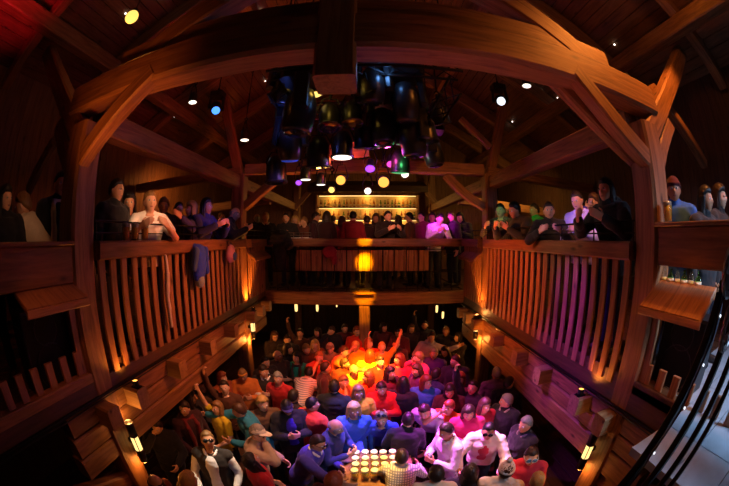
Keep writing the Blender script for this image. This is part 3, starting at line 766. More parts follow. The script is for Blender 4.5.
# ------------------------------------------------------------------ the upstairs bar
bt = thing('bar_counter', 'long wooden bar counter behind the crowd on the upper floor', 'bar', (0, 10.2, GZ))
obj('front', MB().box((0, 0, .53), (4.2, .5, 1.06)), WOOD_BOARD, bt)
obj('counter_top', MB().beam((-2.15, 0, 1.09), (2.15, 0, 1.09), .62, .06, (0, 1, 0), .01), WOOD_RAIL, bt)
sh = thing('back_bar', 'glowing golden back bar with shelves of bottles', 'shelving', (.12, 11.75, GZ))
GOLD = flat('golden_panel', (.80, .58, .24), .5, 0, .06, 5)
obj('back_panel', MB().box((0, .1, 1.9), (3.9, .05, 2.0)), GOLD, sh)
SHELFZ = (1.98, 2.42)
for z in SHELFZ: obj('shelf', MB().beam((-1.9, -.06, z-.02), (1.9, -.06, z-.02), .26, .035, (0, 1, 0), .004), WOOD_RAIL, sh)
for x in (-1.95, 1.95): obj('side_panel', MB().box((x, -.02, 1.9), (.06, .3, 2.0)), WOOD_BOARD, sh)
BARL = glow('bar_strip_glow', (1, .62, .20), 2.2)
for z in (2.86, 2.38, 1.92):
    tag(obj('bar_light_strip', MB().box((.12, 11.70, GZ+z-.005), (3.7, .03, .02)), BARL), 'warm light strip %s of the back bar' % ('along the top' if z > 2.5 else 'under the upper shelf' if z > 2 else 'under the lower shelf'), 'light', 'light strips of the back bar')
BARLIGHTS = [(x, 11.62, GZ+z) for x in (-1.2, .1, 1.4) for z in (2.84, 2.36, 1.90)]
hd = thing('bar_canopy', 'dark boarded canopy sloping over the back bar', 'canopy', (.12, 10.9, GZ+2.95))
obj('fascia', MB().beam((-2.15, -.1, .05), (2.15, -.1, .05), .06, .22, (0, 1, 0), .008), WOOD_DARK, hd)
obj('roof_board', MB().beam((0, -.12, .14), (0, 1.0, .5), 4.3, .05, (1, 0, 0), .006), WOOD_DARK, hd)
for s in (-1, 1): obj('sloping_end', MB().beam((s*2.1, -.05, -.05), (s*2.6, -.05, -.62), .1, .16, (0, 1, 0), .01), WOOD_BOARD, hd)
def bottle_mesh(kind):
    g = MB()
    if kind == 0: pr = [(.036, 0), (.037, .01), (.037, .17), (.030, .20), (.013, .235), (.013, .29), (.015, .295), (.015, .31)]
    elif kind == 1: pr = [(.042, 0), (.044, .01), (.044, .14), (.040, .17), (.016, .20), (.015, .25), (.019, .255), (.019, .275)]
    else: pr = [(.030, 0), (.032, .01), (.034, .19), (.018, .23), (.012, .32), (.014, .325), (.014, .34)]
    return g.lathe(pr, 12)
bproto = []
for k in range(4):
    o = obj('bottle', bottle_mesh(k % 3), BOTTLES[k], None, True)
    lb = obj('paper_band', MB().lathe([(.0385 if k % 3 == 0 else .0455 if k % 3 == 1 else .0355, .05), (.0385 if k % 3 == 0 else .0455 if k % 3 == 1 else .0362, .12)], 12), LABELM, o, True)
    bproto.append((o, lb))
COLN = ('brown', 'green', 'clear', 'amber')
used = set()
for r, z in enumerate(SHELFZ):
    n = 22 if r == 0 else 26
    for i in range(n):
        k = rnd.randrange(4); o, lb = bproto[k]
        loc = (.12 - 1.78 + 3.56*i/(n-1) + rnd.uniform(-.03, .03), 11.70 + rnd.uniform(-.03, .02), GZ + z - .002)
        lab = '%s glass bottle standing on the %s shelf of the golden back bar' % (COLN[k], 'lower' if r == 0 else 'upper')
        if k not in used: used.add(k); o.location = loc; tag(o, lab, 'bottle', 'bottles on the back bar, lower shelf')
        else: tag(dup(o, loc, kids=[lb]), lab, 'bottle', 'bottles on the back bar, %s shelf' % ('lower' if r == 0 else 'upper'))
# ------------------------------------------------------------------ drinking glasses
def beer_glass(loc, label, group=None, handle=True):
    t = thing('beer_glass', label, 'glass', loc, rnd.uniform(0, 6), group)
    obj('glass_body', MB().lathe([(.001, .003), (.034, .003), (.036, .0), (.042, .15), (.039, .15), (.034, .012), (.001, .012)], 18), GLASS, t, True)
    obj('beer', MB().lathe([(.0325, .013), (.0372, .118)], 18), BEER, t, True)
    obj('foam', MB().lathe([(.0372, .118), (.0385, .146), (.030, .152), (.012, .155)], 18), FOAM, t, True)
    if handle: obj('handle', MB().tube([(.041, 0, .125), (.065, 0, .12), (.070, 0, .08), (.060, 0, .04), (.039, 0, .035)], .006, 8), GLASS, t, True)
    return t
TBL = (.14, 2.93)
tt = thing('bar_table', 'high wooden party table crowded with beer glasses', 'table', (TBL[0], TBL[1], 0))
obj('table_top', MB().beam((-.46, 0, 1.06), (.46, 0, 1.06), .70, .05, (0, 1, 0), .012), WOOD_RAIL, tt)
for sx in (-1, 1):
    for sy in (-1, 1): obj('leg', MB().beam((sx*.38, sy*.26, 0), (sx*.38, sy*.26, 1.04), .07, .07, (1, 0, 0), .008), WOOD_RAIL, tt)
obj('foot_rail', MB().beam((-.38, 0, .25), (.38, 0, .25), .05, .06, (0, 1, 0), .006), WOOD_RAIL, tt)
g0 = None
ROWN = ('back', 'second', 'third', 'front')
for r in range(4):
    for c in range(5):
        loc = (TBL[0] - .25 + c*.115 + rnd.uniform(-.006, .006), TBL[1] + .20 - r*.125 + rnd.uniform(-.006, .006), 1.0855)
        lab = 'full glass of beer with white foam in the %s row on the party table' % ROWN[r]
        if g0 is None: g0 = beer_glass(loc, lab, 'beer glasses on the party table'); g0.scale = (1.2, 1.2, 1.15); gk = children_of(g0)
        else: dup(g0, loc, lab, 'beer glasses on the party table', rnd.uniform(0, 6), gk)
def glass_at(x, y, z, label, group=None): return dup(g0, (x, y, z), label, group, rnd.uniform(0, 6), gk)
glass_at(-W+.02, 2.36, EZ-.014, 'beer glass on the left rail in front of the woman with sunglasses on her hair', 'glasses on the gallery rails')
glass_at(-W+.03, 2.50, EZ-.014, 'beer glass on the left rail, the middle one of three', 'glasses on the gallery rails')
glass_at(-W+.01, 2.70, EZ-.014, 'beer glass on the left rail beside the man in a white T-shirt', 'glasses on the gallery rails')
glass_at(W+.07, 1.50, EZ+.143, 'single beer glass standing on the right parapet', 'glasses on the gallery rails')
for i in range(7):
    k = i % 2
    o = dup(bproto[2 if k else 1][0], (W+.13, 1.66 - i*.085, EZ-.372), 'small bottle in the row on the ledge below the right parapet', 'bottles below the right parapet', None, [bproto[2 if k else 1][1]]); o['category'] = 'bottle'; o.scale = (.8, .8, .5)
# ------------------------------------------------------------------ lamps of the hall
LAMPY = glow('warm_lamp_glass', (1, .66, .22), 1.7)
def add_light(kind, name, loc, col, w, size=.05, target=None, ang=45, blend=.5):
    d = bpy.data.lights.new(name, kind); d.color = col; d.energy = w
    if kind == 'AREA': d.size = size
    else: d.shadow_soft_size = size
    if kind == 'SPOT': d.spot_size = R(ang); d.spot_blend = blend
    o = bpy.data.objects.new(name, d); C.objects.link(o); o.location = loc
    if target is not None: o.rotation_euler = (Vector(target)-Vector(loc)).to_track_quat('-Z', 'Y').to_euler()
    return o
def sconce(s, x, y, z, label, k=1.0):
    t = thing('wall_lamp', label, 'lamp', (x, y, z), 0, 'tube lamps on the lower posts')
    obj('lower_housing', MB().lathe([(.045, -.26), (.052, -.25), (.052, -.09)], 20), BLACK, t, True)
    obj('upper_housing', MB().lathe([(.052, .09), (.052, .25), (.045, .26)], 20), BLACK, t, True)
    obj('lamp_glass', MB().lathe([(.046, -.09), (.046, .09)], 20), LAMPY, t, True)
    obj('lamp_ring', MB().tube([(.050*math.cos(2*math.pi*i/20), .050*math.sin(2*math.pi*i/20), .262) for i in range(20)], .008, 6, 0, True), STEEL, t, True)
    obj('wall_bracket', MB().box((s*.07, 0, 0), (.10, .03, .06)), IRON, t)
    bars = MB()
    for a in (0, 90, 180, 270): bars.box((.05*math.cos(R(a+45)), .05*math.sin(R(a+45)), 0), (.008, .008, .2))
    obj('glass_guard', bars, BLACK, t)
    add_light('POINT', 'sconce_up', (x, y, z+.30), (1, .40, .09), 3.0*k, .03)
    add_light('POINT', 'sconce_down', (x, y, z-.30), (1, .34, .06), 4*k*k*k, .03)
sconce(-1, -W+.11, YN+.08, EZ-2.03, 'black tube lamp with a glowing window on the near left lower post')
sconce(1, W-.11, YN+.10, EZ-2.16, 'black tube lamp with a glowing window on the near right lower post')
sconce(-1, -W+.10, YF, EZ-1.82, 'small tube lamp on the far left lower post', 1.5)
sconce(1, W-.10, YF, EZ-1.82, 'small tube lamp on the far right lower post', 1.5)
# small uplights at the feet of the gallery posts
UPC = (1, .27, .03)
def uplight(x, y, z, w, label, tgt):
    t = thing('uplight', label, 'lamp', (x, y, z), 0, 'uplights at the gallery posts')
    obj('can', MB().lathe([(.035, 0), (.04, .005), (.04, .07), (.036, .075), (.034, .06)], 16), BLACK, t, True)
    obj('lamp_lens', MB().lathe([(.033, .058), (.033, .062)], 16), glow('amber_lens', (1, .4, .06), 4), t)
    obj('foot_plate', MB().box((0, 0, -.004), (.11, .09, .008)), IRON, t)
    add_light('SPOT', 'uplight_beam', (x, y, z+.085), UPC, w, .03, tgt, 95, .8)
for s, nm in ((-1, 'left'), (1, 'right')):
    uplight(s*(W-.12), 2.12 if s < 0 else 2.29, GZ-.217+(0 if s < 0 else -.17), 15, 'small uplight at the foot of the near %s post' % nm, (s*(W+.02), YN+.06, EZ-.3))
    uplight(s*(W-.14), YF, GZ-.217+(0 if s < 0 else -.17), 150, 'small uplight at the foot of the far %s post' % nm, (s*(W+.06), YF, EZ+.4))
# globe pendants under the roof
for (x, y, z) in BARLIGHTS: add_light('POINT', 'bar_strip_light', (x, y, z-.03), (1, .50, .10), 4.5, .08)
for s, nm, y, z, x in ((-1, 'left', 1.82, EZ+2.42, 2.52), (1, 'right', .62, EZ+3.2, 3.1)):
    t = thing('globe_lamp', 'glowing round globe lamp hanging under the %s roof slope' % nm, 'lamp', (s*x, y, z), 0, 'globe lamps under the roof')
    obj('globe', MB().ell((0, 0, 0), (.085, .085, .085), 24, 16), glow('globe_glass_'+nm, (1, .62, .12), 1.5), t, True)
    obj('cap', MB().lathe([(.045, .075), (.045, .11), (.02, .13)], 16), BLACK, t)
    obj('cord', MB().tube([(0, 0, .12), (0, 0, roof_z(x)-z-.02)], .006, 6), BLACK, t)
    add_light('POINT', 'globe_light', (s*x, y, z-.10), (1, .30, .04), 5 if s < 0 else 22, .09)
add_light('SPOT', 'globe_light', (3.1, .62, EZ+3.07), (1, .28, .04), 380, .09, (2.7, 1.75, EZ+1.5), 90, .8)
# ------------------------------------------------------------------ stage lights on the hanging rig
rig = thing('lighting_rig', 'black square truss frame hanging over the dance floor', 'truss', (0, 4.0, EZ+1.95))
def truss(a, b):
    a, b = Vector(a), Vector(b); d = (b-a); n = max(3, round(d.length/.28)); up = Vector((0, 0, 1)); sd = d.normalized().cross(up); m = MB()
    cs = [sd*.11 - up*.11, -sd*.11 - up*.11, up*.11 + sd*0]
    for c in cs: m.tube([a+c, b+c], .018, 8)
    for i in range(n):
        p, q = a + d*(i/n), a + d*((i+1)/n)
        for j in range(3): m.tube([p+cs[j], q+cs[(j+1) % 3]], .008, 6)
    return m
for y in (-1.0, .35): obj('truss_beam', truss((-1.08, y, 0), (1.08, y, 0)), IRON, rig)
for x in (-.95, 0, .95): obj('truss_link', truss((x, -1.0, -.25), (x, .6, -.25)), IRON, rig)
for x in (-.95, .95):
    for y in (-1.0, .35): obj('chain', MB().tube([(x, y, .1), (x, y, roof_z(x)-EZ-1.95-.1)], .012, 6), IRON, rig)
LN = {}
def lensm(name, col, k):
    if name not in LN: LN[name] = glow('lens_'+name, col, k)
    return LN[name]
DARKL = flat('dark_lens', (.03, .035, .05), .08, .3, .1, 20)
def rod(t, loc, top):
    z = EZ+1.86 if abs(loc[0]) < 1.0 and loc[1] < 4.75 else roof_z(loc[0])
    if z - loc[2] > top: obj('hanger_rod', MB().tube([(0, 0, top), (0, 0, z-loc[2])], .012, 6), IRON, t)
def aim(loc, tgt): return (Vector(tgt)-Vector(loc)).to_track_quat('-Z', 'Y').to_matrix().to_4x4()
def par_can(loc, tgt, label, lens=None, r=.10, L=.26, group='stage lights on the rig', hang=.22):
    t = thing('par_lamp', label, 'spotlight', loc, 0, group); M = aim(loc, tgt)
    obj('lamp_body', MB().lathe([(r, -L*.55), (r*1.02, -L*.5), (r*.98, L*.15), (r*.6, L*.42), (r*.35, L*.47)], 20, M).lathe([(r*1.02, -L*.56), (r*1.14, -L*.56), (r*1.14, -L*.50), (r*1.02, -L*.50)], 20, M), BLACK, t, True)
    obj('lens', MB().lathe([(r*.92, -L*.556), (r*.92, -L*.575), (r*.5, -L*.60)], 20, M), lens or DARKL, t)
    x = (M.to_3x3() @ Vector((1, 0, 0))); x.z = 0; x = x.normalized() if x.length > .1 else Vector((1, 0, 0))
    obj('yoke', MB().tube([x*(r+.01), x*(r+.025)+Vector((0, 0, hang*.3)), x*(r+.01)*.6+Vector((0, 0, hang)), -x*(r+.01)*.6+Vector((0, 0, hang)), -x*(r+.025)+Vector((0, 0, hang*.3)), -x*(r+.01)], .010, 6), IRON, t)
    obj('hook_clamp', MB().tube([(0, 0, hang), (0, 0, hang+.06)], .02, 8).tube([(.03*math.cos(R(a)), 0, hang+.08+.03*math.sin(R(a))) for a in range(-90, 200, 36)], .012, 6), IRON, t)
    rod(t, loc, hang+.10); return t
def moving_head(loc, tgt, label, lens=None, k=1.0, group='stage lights on the rig'):
    t = thing('moving_head_lamp', label, 'spotlight', loc, 0, group); M = aim(loc, tgt)
    obj('base', MB().beam((0, 0, .22*k), (0, 0, .34*k), .30*k, .26*k, (1, 0, 0), .03*k), BLACK, t)
    x = (M.to_3x3() @ Vector((1, 0, 0))); x.z = 0; x = x.normalized() if x.length > .1 else Vector((1, 0, 0))
    for s in (-1, 1): obj('yoke_arm', MB().beam(x*s*.155*k + Vector((0, 0, -.06*k)), x*s*.13*k + Vector((0, 0, .23*k)), .06*k, .11*k, x, .012*k), BLACK, t)
    obj('lamp_head', MB().lathe([(.095*k, -.20*k), (.11*k, -.18*k), (.125*k, -.05*k), (.115*k, .06*k), (.08*k, .15*k), (.04*k, .165*k)], 20, M), BLACK, t, True)
    obj('lens', MB().lathe([(.088*k, -.201*k), (.084*k, -.212*k), (.04*k, -.222*k)], 20, M), lens or DARKL, t)
    obj('hook_clamp', MB().tube([(0, 0, .34*k), (0, 0, .44*k)], .025, 8), IRON, t)
    rod(t, loc, .43*k); return t
WH = lensm('white', (1, .90, .72), 2.2); OR = lensm('orange', (1, .42, .06), 1.7); BL = lensm('blue', (.06, .25, 1), 2.2); VI = lensm('violet', (.45, .08, 1), 1.3); GR = lensm('green', (.05, .5, .18), .8); MG = lensm('magenta', (1, .10, .6), 1.0); YE = lensm('yellow', (1, .68, .16), 1.6)
RIGL = [
('moving_head',(-0.70,3.10,EZ+1.42),(-1.2,3.0,0),'big dark moving head, the bulkiest at the left of the rig',None,1.5),
('moving_head',(-0.98,3.30,EZ+1.84),(-2.0,4.5,1),'dark moving head at the top left corner of the rig',None,1.15),
('par_can',(-0.64,3.40,EZ+1.90),(.3,4,0),'black lamp can beside the king post with a star-like yellow glint','YE',0.11),
('moving_head',(-0.92,3.60,EZ+1.21),(-1,5,0),'dark moving head at the lower left of the rig, blue glint on it','BL2',1.25),
('par_can',(-1.26,4.20,EZ+1.00),(-1,4,0),'lowest black lamp can at the left end of the rig',None,0.15),
('par_can',(-0.62,4.00,EZ+1.18),(-.5,5,0),'round black lamp can left of the white-lit can',None,0.16),
('par_can',(-0.29,3.90,EZ+1.24),(-.28,3.95,0),'upright black lamp can with a bright white base in the middle of the rig','WH',0.135),
('moving_head',(0.09,3.20,EZ+1.76),(.2,4,0),'black moving head right of the king post, blue sheen on its side',None,1.2),
('moving_head',(0.48,3.30,EZ+1.61),(.8,4.5,0),'shiny black moving head with blue light on top at the right of the rig',None,1.35),
('par_can',(0.39,3.50,EZ+2.12),(1.0,1.2,EZ+.3),'small lamp under the big tie beam shining light blue','BLW',0.09),
('moving_head',(0.23,3.70,EZ+1.43),(.4,3.2,0),'black moving head in the thick of the rig behind the blue-topped one',None,1.35),
('moving_head',(0.58,3.60,EZ+1.26),(1.2,4,0),'black moving head at the lower right of the rig with light glinting down its side',None,1.35),
('par_can',(0.02,3.80,EZ+1.36),(.1,5,0),'long black lamp can hanging in the middle right of the rig',None,0.15),
('par_can',(0.51,4.30,EZ+1.12),(.4,5,0),'black lamp can with green light on its flank above the bar lights','GR',0.13),
('par_can',(0.79,3.80,EZ+1.44),(1.6,4,0),'black lamp can beside the wooden block at the right end of the rig',None,0.14),
('par_can',(1.01,3.90,EZ+1.74),(2.4,5,1),'matt black lamp can, outermost on the right of the rig',None,0.13),
('moving_head',(0.96,4.20,EZ+1.26),(2.0,4,0),'dark moving head above the right knee brace',None,1.2),
('par_can',(-0.42,3.50,EZ+1.49),(-.2,2.5,0),'black lamp can below the king post',None,0.13),
('par_can',(-0.15,3.50,EZ+1.52),(.2,2.5,0),'black lamp can with a green glint below the king post',None,0.12),
('par_can',(-0.86,4.40,EZ+0.97),(-.8,4.5,0),'small lamp can with a white underside low on the left of the rig','WH',0.08),
('par_can',(-0.66,4.60,EZ+0.91),(-.6,4.7,0),'tiny lamp can with a white underside left of the orange lamps','WH',0.07),
('par_can',(-0.35,4.60,EZ+0.89),(-.35,2.0,EZ),'small glowing orange lamp facing the hall, left of its twin','OR',0.075),
('par_can',(0.28,4.60,EZ+0.86),(.28,2.0,EZ),'brightest glowing orange lamp facing the hall, right of its twin','OR',0.085),
('par_can',(-0.50,4.70,EZ+0.76),(-.5,2.0,EZ-.4),'small pale yellow lamp below the left orange one','YE',0.05),
('par_can',(0.05,4.70,EZ+0.74),(.05,2.0,EZ-.4),'small white lamp low in the middle of the rig','WH',0.055),
('par_can',(0.59,4.50,EZ+0.98),(.6,2.5,EZ-.2),'small white lamp beside the green-lit can','WH',0.06),
('par_can',(0.08,4.40,EZ+1.08),(.05,2.4,2),'lamp can glowing violet in the middle of the rig','VI',0.075),
('par_can',(0.39,4.50,EZ+1.17),(.35,2.4,2),'lamp can glowing magenta right of the violet one','MG',0.07),
('par_can',(-1.00,4.60,EZ+0.89),(-.8,2.4,2.5),'lamp can showing a slanted violet glow at the left of the rig','VI',0.05),
('moving_head',(-3.02,5.30,EZ+2.68),(-1.5,3,EZ),'moving head with a bright blue lens at the top of the far left strut','BL',1.0),
('moving_head',(2.73,5.30,EZ+2.80),(1.5,2,EZ+.5),'moving head with a bright white lens at the top of the far right strut','WHB',1.0),
('par_can',(-3.19,4.60,EZ+2.65),(-2.4,4.6,0),'small white downlight left of the blue-lit moving head','WH',0.085),
('par_can',(-2.23,5.20,EZ+1.95),(-1.9,5.2,0),'small white downlight right of the blue-lit moving head','WH',0.085),
('par_can',(2.77,4.20,EZ+2.73),(2.2,4.2,0),'small white downlight right of the white-lit moving head','WH',0.085),
]
LENS_OF = {'WH': WH, 'OR': OR, 'BL': BL, 'VI': VI, 'GR': GR, 'MG': MG, 'YE': YE, 'BL2': lensm('dim_blue', (.05, .12, 1), .25), 'BLW': lensm('pale_blue', (.2, .6, 1), 1.2), 'WHB': lensm('cool_white', (.8, .88, 1), 2), None: None}
for (k, loc, tgt, lab, le, sz) in RIGL:
    if k == 'par_can': par_can(loc, tgt, lab, LENS_OF[le], sz, sz*2.6)
    else: moving_head(loc, tgt, lab, LENS_OF[le], sz)
GD = 'people on the dance floor'
PPL = [
((0.42,2.80,1.42),0,174,'table','shirt','e4dccb','short','dark','person in a pale checked shirt bending over the beer table, back turned',GD,(),'check','1c2030'),
((0.23,3.60,1.46),0,-6,'table','shirt','3a4fc0','short','light','smiling person in blue shirt with sunglasses on the hair behind the beers',GD,('sunglasses_up', ('collar', '3a4fc0')),None,'1c2030'),
((-0.14,3.63,1.60),0,6,'stand','shirt','3d63c8','bob','blond','blond person in an open blue shirt left of the one with sunglasses on the hair',GD,(('collar', '3d63c8'),),None,'1c2030'),
((-0.35,3.22,1.60),0,62,'hold','shirt','26306a','bald_rim','grey','bald person in a dark navy shirt left of the beer table',GD,(('collar', '26306a'),),None,'1c2030'),
((-0.53,2.90,1.55),0,72,'reach','sweater','4038a8','short','dark','person in sunglasses and blue-violet jumper with white collar reaching to the beers',GD,('sunglasses', ('collar', 'eeeae4')),None,'1c2030'),
((-0.29,2.23,1.56),0,150,'stand','sweater','5a2818','curly','red','curly red-haired head at the bottom edge below the beers',GD,(),None,'1c2030'),
((-1.04,3.58,1.62),0,20,'hold','jacket','1a1a24','short','black','person in dark hat and open jacket over a violet shirt',GD,(('flat_cap', '2a2050'), ('shirt_front', '4a30c0')),None,'1c2030'),
((-0.72,3.79,1.58),0,155,'stand_left','jacket','d83a18','short','black','person in a bright orange-red jacket seen from behind, right of the dark hat',GD,(),None,'1c2030'),
((-1.25,2.88,1.62),0,96,'face','sweater','b09a80','short','grey','grey-haired person in a beige jumper with pale cap top and glasses',GD,(('cap', 'e8e0d0'), 'sunglasses'),None,'1c2030'),
((-1.18,2.41,1.56),0,130,'look_up','tee','c01420','long','dark','dark-haired person in a bright red top at the bottom left',GD,(),None,'1c2030'),
((-1.77,2.53,1.62),0,18,'look_up','vest','2a221c','short','light','person with sunglasses in dark gilet over a brilliant white shirt',GD,('sunglasses', ('collar', 'ffffff'), ('shirt_front', 'ffffff')),None,'1c2030'),
((-2.10,3.48,1.48),0,-30,'raise','tee','d8c020','bob','light','small person in a yellow top with an arm up beside the teal jacket',GD,(),None,'1c2030'),
((-1.69,3.38,1.58),0,-52,'reach','jacket','1e7c9c','short','brown','person in a teal blue jacket leaning with arms stretched to the left',GD,(),None,'1c2030'),
((-1.41,3.63,1.60),0,30,'stand','sweater','6a4a30','curly','blond','curly blond person just behind the teal jacket',GD,(),None,'1c2030'),
((-2.60,2.57,1.55),0,30,'face','jacket','141216','short','dark','pale-faced person in black under the left gallery looking up',GD,(),None,'1c2030'),
((-1.96,1.58,1.60),0,100,'stand','sweater','803818','bald_rim','brown','orange-lit bald crown at the bottom left corner of the crowd',GD,(),None,'1c2030'),
((-1.66,1.79,1.60),0,150,'stand','sweater','604830','curly','blond','blond curly crown at the bottom left, second from the corner',GD,(),None,'1c2030'),
((-2.44,3.11,1.60),0,60,'stand_left','jacket','3a1018','short','dark','dim person with a dark red scarf beside the left lower post',GD,(('scarf', '701018'),),None,'1c2030'),
((-2.51,3.84,1.62),0,45,'stand','jacket','4a3018','short','black','dark-haired person in a brown jacket below the left joist ends',GD,(),None,'1c2030'),
((-2.53,3.47,1.58),0,80,'stand_right','sweater','241a18','long','dark','long-haired dim person left of the brown jacket',GD,(),None,'1c2030'),
((-2.16,3.95,1.60),0,10,'raise','shirt','5a3018','short','dark','person with a raised hand behind the yellow top',GD,(),None,'1c2030'),
((-2.06,4.53,1.58),0,20,'hold','sweater','d07020','short','light','person in orange jumper and headscarf beside the far left lower post',GD,(('headband', 'e09030'),),None,'1c2030'),
((-2.38,4.34,1.56),0,70,'stand','sweater','a04818','long','red','orange-lit long-haired person next to the headscarf',GD,(),None,'1c2030'),
((-1.73,4.71,1.62),0,8,'hold','vest','2c2420','short','dark','dark-haired person in dark gilet over a white shirt in front of the far left post',GD,(('collar', 'ffffff'),),None,'1c2030'),
((-1.42,4.51,1.60),0,-10,'stand','tee','b81818','short','grey','grey-haired person in a red shirt, face lit pale',GD,(('collar', 'c02020'),),None,'1c2030'),
((-1.68,5.49,1.62),0,24,'stand_right','sweater','4a3020','bald_rim','light','bald person with an orange-lit head behind the green top',GD,(),None,'1c2030'),
((-1.32,5.59,1.56),0,-4,'cross','tee','1e9c78','bob','black','dark-haired person in a bright green top with a necklace',GD,(('scarf', '3a2a20'),),None,'1c2030'),
((-1.04,5.26,1.40),0,165,'bend','shirt','e8cfc0','short','black','person in a pale pink striped shirt bending forward, seen from behind',GD,(),'stripe','1c2030'),
((-1.03,3.98,1.58),0,140,'stand','jacket','2a1a1c','short','dark','dark head just below the bending striped shirt',GD,(),None,'1c2030'),
((-0.46,4.26,1.64),0,176,'stand','jacket','141418','short','dark','person in a black jacket with back turned, left of the golden pair',GD,(),None,'1c2030'),
((-0.88,5.59,1.60),0,30,'face','tee','c05030','short','light','orange-faced person in the middle of the floor',GD,(),None,'1c2030'),
((-0.72,6.12,1.60),0,-20,'stand','jacket','6a6450','short','grey','person in grey-olive jacket leaning to the right, left of the golden lights',GD,(('flat_cap', '605848'),),None,'1c2030'),
((-1.19,5.94,1.62),0,12,'hold','sweater','503020','short','light','brown-clad person behind the orange face',GD,(),None,'1c2030'),
((-1.07,6.29,1.60),0,40,'stand_left','shirt','7a5038','long','blond','blond long-haired person behind the brown-clad one',GD,(),None,'1c2030'),
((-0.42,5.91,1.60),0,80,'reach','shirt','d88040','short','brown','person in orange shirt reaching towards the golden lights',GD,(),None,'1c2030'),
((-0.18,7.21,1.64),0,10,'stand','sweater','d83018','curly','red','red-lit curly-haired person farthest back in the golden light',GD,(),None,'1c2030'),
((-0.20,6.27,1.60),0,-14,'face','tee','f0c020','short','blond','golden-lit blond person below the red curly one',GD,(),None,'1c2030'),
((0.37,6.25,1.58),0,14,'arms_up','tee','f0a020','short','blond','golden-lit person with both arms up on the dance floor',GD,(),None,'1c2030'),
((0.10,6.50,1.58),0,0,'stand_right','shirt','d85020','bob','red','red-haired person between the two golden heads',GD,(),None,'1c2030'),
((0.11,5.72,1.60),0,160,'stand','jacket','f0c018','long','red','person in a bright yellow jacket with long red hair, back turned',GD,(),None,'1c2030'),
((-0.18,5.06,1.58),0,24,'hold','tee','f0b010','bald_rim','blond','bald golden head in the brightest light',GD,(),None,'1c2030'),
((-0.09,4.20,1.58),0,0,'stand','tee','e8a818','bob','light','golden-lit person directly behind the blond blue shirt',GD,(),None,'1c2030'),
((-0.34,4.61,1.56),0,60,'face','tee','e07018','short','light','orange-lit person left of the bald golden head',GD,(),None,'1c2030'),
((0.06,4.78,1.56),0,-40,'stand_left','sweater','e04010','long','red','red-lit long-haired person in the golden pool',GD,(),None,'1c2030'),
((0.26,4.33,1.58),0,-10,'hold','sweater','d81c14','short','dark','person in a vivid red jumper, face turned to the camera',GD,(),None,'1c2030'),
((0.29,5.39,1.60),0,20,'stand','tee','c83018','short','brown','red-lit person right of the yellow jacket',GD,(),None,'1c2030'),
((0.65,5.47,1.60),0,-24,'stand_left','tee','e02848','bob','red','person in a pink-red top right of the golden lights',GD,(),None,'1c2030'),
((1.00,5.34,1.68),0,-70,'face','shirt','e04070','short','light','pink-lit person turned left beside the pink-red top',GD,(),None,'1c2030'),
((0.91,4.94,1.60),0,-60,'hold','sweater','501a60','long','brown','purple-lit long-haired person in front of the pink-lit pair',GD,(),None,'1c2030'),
((0.61,4.44,1.60),0,160,'stand','jacket','18141c','long','black','person in a black jacket seen from behind, left of the blue top',GD,(),None,'1c2030'),
((0.98,4.40,1.62),0,-12,'stand_right','sweater','3c6cc0','bob','red','red-blond person in a plain blue top standing right of the middle',GD,(),None,'1c2030'),
((1.37,5.67,1.62),0,-30,'stand','jacket','40206c','short','grey','violet-lit person with purple-tinted hair in a dark jacket',GD,(),None,'1c2030'),
((1.50,6.57,1.66),0,-16,'side_arm','sweater','a898b8','short','dark','person in a pale lilac hoodie with an arm stretched to the left',GD,(('hood', '9a8cae'),),None,'1c2030'),
((1.21,4.72,1.60),0,120,'stand','jacket','1c1c44','short','dark','person in dark blue track jacket with a white sleeve stripe',GD,(),None,'1c2030'),
((1.55,4.45,1.60),0,-40,'stand','sweater','602030','bob','red','pink-faced person with dark red hair beside the far right lower post',GD,(),None,'1c2030'),
((1.29,4.10,1.58),0,-20,'hold','sweater','4a2018','long','dark','dim long-haired person left of the pink face',GD,(),None,'1c2030'),
((2.24,4.50,1.60),0,170,'stand','jacket','6a4a58','short','grey','grey-jacketed person seen from behind under the right gallery',GD,(),None,'1c2030'),
((2.31,4.10,1.58),0,150,'stand_left','jacket','18161c','short','black','black-clad person close to the right gallery beam',GD,(),None,'1c2030'),
((0.56,3.44,1.54),0,176,'hold','jacket','14101a','short','black','black-haired head between the blue shirts and the lilac shirt, back turned',GD,(),None,'1c2030'),
((0.83,3.69,1.50),0,-34,'bend','shirt','dcd0f0','short','dark','person in a white shirt lit purple bending towards the beers',GD,(('collar', 'ffffff'),),None,'1c2030'),
((0.97,3.02,1.60),0,-70,'hold','shirt','e8d8f8','short','dark','person in a crisp lilac-lit white shirt looking down to the left',GD,(('collar', 'ffffff'),),None,'1c2030'),
((1.50,2.93,1.56),0,-24,'table','jacket','efe6d6','short','black','purple-faced person in sunglasses and open cream cardigan over a bright shirt',GD,('sunglasses', ('shirt_front', 'c83048')),None,'1c2030'),
((1.16,3.67,1.56),0,-40,'face','tee','d85018','short','red','red-haired person in an orange top behind the lilac shirt',GD,(),None,'1c2030'),
((1.38,3.41,1.58),0,-14,'hold','sweater','b01858','bob','dark','person in a magenta jumper behind the cream cardigan',GD,(),None,'1c2030'),
((1.67,3.54,1.58),0,10,'stand','tee','c01c28','long','brown','long-haired person in a red top right of the magenta jumper',GD,(),None,'1c2030'),
((2.00,3.54,1.60),0,-60,'stand_left','jacket','24242c','short','grey','person in charcoal jacket with pale collar under the right beam',GD,(('collar', 'b8b0a8'),),None,'1c2030'),
((1.97,2.83,1.62),0,-80,'stand','jacket','17161a','short','grey','grey-haired person in a long dark coat facing left',GD,(('collar', '70655e'),),None,'1c2030'),
